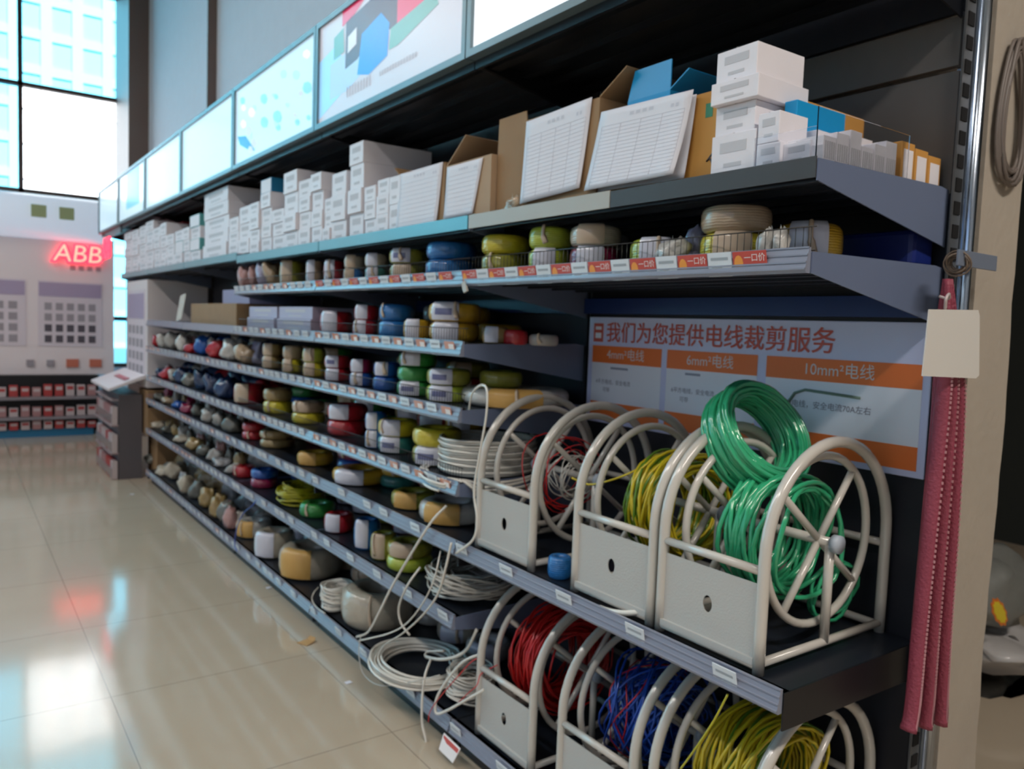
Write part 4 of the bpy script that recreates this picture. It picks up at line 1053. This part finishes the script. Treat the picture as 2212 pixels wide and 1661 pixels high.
# curved fascia
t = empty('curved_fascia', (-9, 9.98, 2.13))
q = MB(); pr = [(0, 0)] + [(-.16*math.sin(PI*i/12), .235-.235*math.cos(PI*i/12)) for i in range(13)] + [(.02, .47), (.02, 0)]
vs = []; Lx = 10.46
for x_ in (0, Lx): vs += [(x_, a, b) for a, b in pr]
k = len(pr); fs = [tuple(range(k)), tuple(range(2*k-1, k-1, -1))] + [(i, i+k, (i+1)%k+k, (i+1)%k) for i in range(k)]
q.add(vs, fs, 0, True); q.build('fascia_shell', mat('white_glowing_fascia', (.70,.74,.74), .3, emit=(.70,.82,1.0), es=.42), t)  # weak bluish emission added to brighten the shell
for x_ in (.72, .98): MB().box(x_+9, x_+9.14, -.172, -.140, .215, .345).build('green_square', mat('green_sticker', (.30,.36,.18), .5), t)
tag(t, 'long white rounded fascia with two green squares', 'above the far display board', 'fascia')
# low rack of red and white packs
t = empty('product_rack', (-1.5, 9.86, 0))
MB().box(0, 2.86, .0, .16, 0, .66).build('rack_body', BLK, t)
q = MB(); q.box(0, 2.80, -.06, 0, .0, .085); q.build('blue_plinth', mat('blue_plinth', (.02,.16,.30), .4), t)
for z_ in (.225, .44): MB().box(0, 2.86, -.16, 0, z_-.03, z_).build('rack_shelf', mat('grey_rack_strip', (.22,.2,.22), .4), t)
tag(t, 'low black product rack with blue plinth', 'under the far display board', 'rack')
RW = [mat('pack_red', (.40,.05,.05), .4), mat('pack_white', (.50,.42,.42), .4), mat('pack_pink', (.38,.20,.20), .4)]
rn = random.Random(2)
for r, (z_, hh_) in enumerate([(.086,.10),(.226,.12),(.441,.13)]):
    for k in range(13):
        x_ = 1.28-k*.105
        if rn.random() < .12: continue
        q = rn.choice(RW); h_ = hh_*rn.uniform(.7,1)
        o = empty('product_pack', (x_, 9.79-.0, z_)); MB().box(-.04,.04,-.03,.04,0,h_).build('pack', q, o, bevel=.003); MB().box(-.03,.03,-.0315,-.03,h_*.55,h_*.85).build('pack_print', RW[1] if q is not RW[1] else RW[0], o)
        nm = {RW[0]:'red', RW[1]:'white', RW[2]:'pink'}[q]
        tag(o, f'{nm} product pack', f'on the {["bottom","middle","upper"][r]} level of the far rack', 'pack', 'packs on the far rack', key=-x_)
# white poster cabinet after the shelving
t = empty('poster_cabinet', (D+.01, 6.93, .765)); CW = mat('cabinet_white', (.74,.68,.69), .4)
MB().box(0, .47, 0, .9, 0, .88).build('cabinet_body', CW, t)
q = MB(); q.box(-.004, 0, .08, .86, .06, .80, 0); q.box(-.006, -.004, .12, .82, .56, .77, 1)
for r in range(4):
    for c in range(4): q.box(-.006, -.004, .16+c*.17, .27+c*.17, .10+r*.11, .17+r*.11, 2)
q.build('poster', [PST, PSL, mat('grey_swatch', (.33,.30,.33))], t)
tag(t, 'tall white cabinet with posters on its front', 'beyond the far end of the shelving', 'cabinet')
t = empty('sloping_tray', (D, 6.95, .74))
q = MB(); q.slab([(0,0,.10),(-.27,0,.0),(-.27,0,.02),(0,0,.13)], (0,1,0), .95); q.build('tray_board', CW, t)
q = MB(); q.slab([(-.10,.1,.0955),(-.14,.1,.081),(-.14,.1,.083),(-.10,.1,.0975)], (0,1,0), .5); q.build('red_strip_print', mat('soft_red', (.45,.08,.10), .4), t)
tag(t, 'sloping white display tray with red strip', 'in front of the poster cabinet', 'tray')
t = empty('blister_rack', (1.06, 7.05, 0)); MB().box(.06, .235, 0, .85, 0, .70).build('rack_body', mat('grey_rack', (.10,.09,.10), .5), t)
for z_ in (.22, .45, .66): MB().box(.0, .06, 0, .85, z_-.01, z_).build('rack_shelf', mat('pinkish_strip', (.34,.26,.26), .5), t)
tag(t, 'low grey blister-pack rack', 'below the sloping tray', 'rack')
rn = random.Random(9)
for r, z_ in enumerate((.005, .222, .452)):
    for k in range(7):
        y_ = 7.10+k*.12; q = rn.choice([RW[1], RW[2], RW[0], RW[1]])
        o = empty('blister_pack', (1.072, y_, z_)); MB().box(0,.04,-.045,.045,0,.15).build('card', q, o); MB().box(-.012,0,-.03,.03,.02,.09).build('blister', mat('grey_blister', (.30,.27,.28), .2, coat=1.), o)
        nm = {RW[0]:'red', RW[1]:'white', RW[2]:'pink'}[q]
        tag(o, f'{nm} blister pack', f'on the {["bottom","middle","upper"][r]} level of the grey rack', 'pack', 'blister packs')
for k, (z_, h_, x_) in enumerate([(.0,.37,1.38),(.372,.37,1.31)]):
    t = carton(x_, 7.25, z_, .38, .36, h_, KRAFT, label=False); MB().box(.0,.38,-.3606,-.36,h_-.05,h_-.02).build('tape', mat('pink_tape', (.36,.22,.17), .5), t)
    t.location.y = 7.26
    tag(t, ['lower','upper'][k]+' brown carton of the pair stacked', 'beyond the far shelf end', 'box', 'cartons beyond the shelf end', key=k)
# other glowing red marks by the last sign
t = empty('neon_sign', (1.29, 8.45, 1.90)); q = MB()
add_text(q, 'ABB', .27, (-.02,.45,.0), (0,-1,0), (0,0,1), 0, bold=.012, thick=.01, shear=.1); q.build('red_letters', RG, t)
MB().box(.0, .02, -.4, .45, .20, .27).build('mounting_rail', ALU, t)
t['label'] = 'second glowing red sign partly hidden beyond the far end of the top shelf'; t['category'] = 'sign'

# ------------------------------------------------------------------ right edge
PK = mat('pink_mesh_sleeve', (.26,.045,.075), .5, bump=.5, bscale=160, var=.1); PKD = mat('pale_stitching', (.55,.28,.30), .5)
t = empty('mesh_sleeves', (1.70, .80, .50))
prof_ = [(1.50,1.645,1.662),(1.40,1.648,1.685),(1.25,1.655,1.735),(1.0,1.643,1.757),(.78,1.632,1.765),(.62,1.627,1.775),(.545,1.618,1.785)]
for k in range(6):
    f = k/5; p = []
    for i, (z_, xa, xb) in enumerate(prof_):
        lo_ = (-.012 + .03*(1-f)) if i == len(prof_)-1 else 0
        p.append((xa+(xb-xa)*f-1.70, .007*((k % 2)*2-1)*(.3 if i == 0 else 1), z_+lo_*.9-.50))
    pp = smooth_path(p, 7); M_ = len(pp)
    o = MB().tube(pp, [.006+.010*min(1, i/(M_*.3)) + (.002 if i > M_-3 else 0) for i in range(M_)], 8, flat=.55).build('sleeve', PK, t)
    q = MB()
    for i in range(6, M_-2):
        for f_ in (0, .34, .67):
            c = pp[i].lerp(pp[i+1], f_); q.box(c.x-.0013, c.x+.0013, c.y-.0180, c.y-.0085, c.z-.0028, c.z+.0028)
    q.build('stitching', PKD, o)
tag(t, 'bundle of long pink mesh sleeves', 'hanging from the near upright post', 'cable sleeve')
t = empty('blank_card', (1.620, .765, 1.318))
MB().slab([(-.105,0,.115),(.092,0,.122),(.10,0,.11),(.118,0,-.012),(.105,0,-.018),(-.112,0,-.012)], (0,-1,0), .0025).build('card', mat('cream_white_card', (.66,.64,.60), .5), t)
MB().tube(smooth_path([(-.04,.0,.118),(-.05,-.005,.138),(-.03,.0,.148),(-.01,.01,.14),(-.005,.03,.145)], 6), .003, 6).build('tie', mat('clear_tie', (.5,.42,.42), .3), t)
tag(t, 'blank cream card', 'tied above the pink mesh sleeves', 'card')
q = MB(); q.box(1.66, 1.83, .785, .79, 1.528, 1.56)
o = q.build('steel_bar', mat('blue_grey_bar', (.16,.19,.25), .4), bevel=.001); 
tag(o, 'short blue-grey perforated bar', 'jutting across the near upright post', 'bar')
q = strands((1.69,.80,1.535), (1,.2,.2), .018, .03, .008, 12, .0016, None, .004, 61)
loose('twisted_tie', 'frayed brown wire tie', 'knotted where the steel bar meets the second shelf', 'tie', [(q, .002, mat('brown_tie', (.16,.12,.09), .5), 1)])
rn = random.Random(71); pts = []
for k in range(7):
    ra, rb, ox_ = .045+rn.uniform(0,.03), .150+rn.uniform(-.02,.02), rn.uniform(-.012,.012)
    for i in range(24):
        a = 2*PI*i/24 + PI/2; pts.append((1.955+ox_+ra*math.cos(a)*(1-.35*math.sin(a)), .832-.0015*k, 1.895+rb*math.sin(a)))
loose('hung_cable', 'grey cable coil hung', 'on the beige wall end', 'cable', [(pts, .0045, mat('grey_brown_cable', (.15,.125,.11), .45), 1)])
lead('grey cable end rising', 'from the coil on the beige wall end', [(2205,0,2.0),(2200,40,1.99),(2185,60,1.98),(2150,150,1.95),(2140,205,1.95)], .005, mat('grey_brown_cable', (.15,.125,.11)), 1.0, 'cable_end')
# sacks beyond the wall end
def sack(look, place, x, y, z, sx, sy, sz, m_, k, extra=None):
    t = small_bag(x, y, z, sx, sy, sz, m_, k, 'sack')
    if extra: extra(t)
    tag(t, look, place, 'sack', 'sacks beyond the wall end'); return t
SG = mat('grey_sack', (.20,.205,.19), .5, bump=.9, bscale=12, coat=.3); SW_ = mat('white_sack', (.50,.48,.47), .5, bump=.8, bscale=10, coat=.3); SB = mat('black_sack', (.02,.02,.018), .3, bump=.9, bscale=12, coat=.8)
SM = mat('pale_blue_sack', (.22,.24,.27), .5, bump=.6, bscale=10)
yS = 1.25
def onp(u, v): return at(u, v, 'y', yS)
zs_ = [0.002] + [onp(2190, v).z for v in (1570, 1480, 1376, 1195)]
xs_ = onp(2190, 1400).x + .10
for k, (nm, m_, pl, hw) in enumerate([('pale blue-grey sack', SM, 'at the bottom of the pile beyond the wall end', .26), ('shiny black sack', SB, 'second from the bottom beyond the wall end', .27),
                       ('white sack', SW_, 'under the grey bag beyond the wall end', .28), ('grey bag', SG, 'topmost of the pile beyond the wall end', .24)]):
    sz = (zs_[k+1]-zs_[k])/2.4
    t = small_bag(xs_, yS+.22, zs_[k], hw, .22, sz, m_, 40+k, 'sack'); tag(t, nm, pl, 'sack')
c = at(2158, 1322, 'y', 1.13)
q = MB(); e = MB()
n = 20; pts = [(.075*math.cos(2*PI*i/n)*(1 if i%2 else .86), 0, .030*math.sin(2*PI*i/n)*(1 if i%2 else .86)) for i in range(n)]
q.slab(pts, (0,-1,0), .002, 0); pts2 = [(x_*.8, -.0022, z_*.75) for x_, _, z_ in pts]; q.slab(pts2, (0,-1,0), .001, 1)
pw = at(2158, 1322, 'y', 1.235)
o = q.build('spiky_sticker', [mat('sticker_orange', (.75,.20,.03), .4), mat('sticker_yellow', (.80,.62,.03), .4)], t, loc=pw - t.location); o.rotation_euler = (0, math.radians(38), 0)
o.scale = (1.25, 1, 1.25); o['label'] = 'yellow sticker with spiky orange edge'
setting(MB().box(2.08, 3.2, .9, 1.0, 0, .01).build('trim_4', BLK))

# floor litter
c = at(660, 1390, 'z', 0)
q = MB(); q.slab([(-.03,.02,.001),(.02,.035,.001),(.035,-.01,.004),(-.005,-.03,.001)], (0,0,1), .003); q.slab([(.02,.035,.002),(.035,-.01,.004),(.04,-.005,.02),(.03,.03,.018)], (1,0,0), .002)
o = q.build('cardboard_scrap', mat('tan_scrap', (.50,.30,.12), .6), loc=(c.x, c.y, .0)); tag(o, 'torn tan cardboard scrap', 'on the floor tiles', 'scrap')
for k, (u, v) in enumerate([(752,1475),(285,1068),(580,1270)]):
    c = at(u, v, 'z', 0); q = MB(); q.slab([(-.012,.01,.001),(.012,.012,.001),(.014,-.01,.002),(-.01,-.012,.001)], (0,0,1), .0012)
    o = q.build('paper_scrap', PAPER, loc=(c.x, c.y, 0)); tag(o, 'tiny white paper scrap', 'on the floor tiles', 'scrap', 'white scraps on the floor')
c = at(980, 1645, 'x', 1.2)
q = MB(); q.slab([(0,.05,.0),(0,-.05,-.005),(-.02,-.04,-.05),(-.02,.045,-.045)], (-1,0,0), .002, 0); q.slab([(-.0025,.045,-.004),(-.0025,-.045,-.009),(-.008,-.044,-.02),(-.008,.044,-.018)], (-1,0,0), .0015, 1)
o = q.build('tag_card', [TAGT, TAGR], loc=(1.272, at(975,1635,'x',1.27).y, .07)); tag(o, 'white card with red band dangling', 'from the bottom rail below the red wires', 'card')
finish_labels()
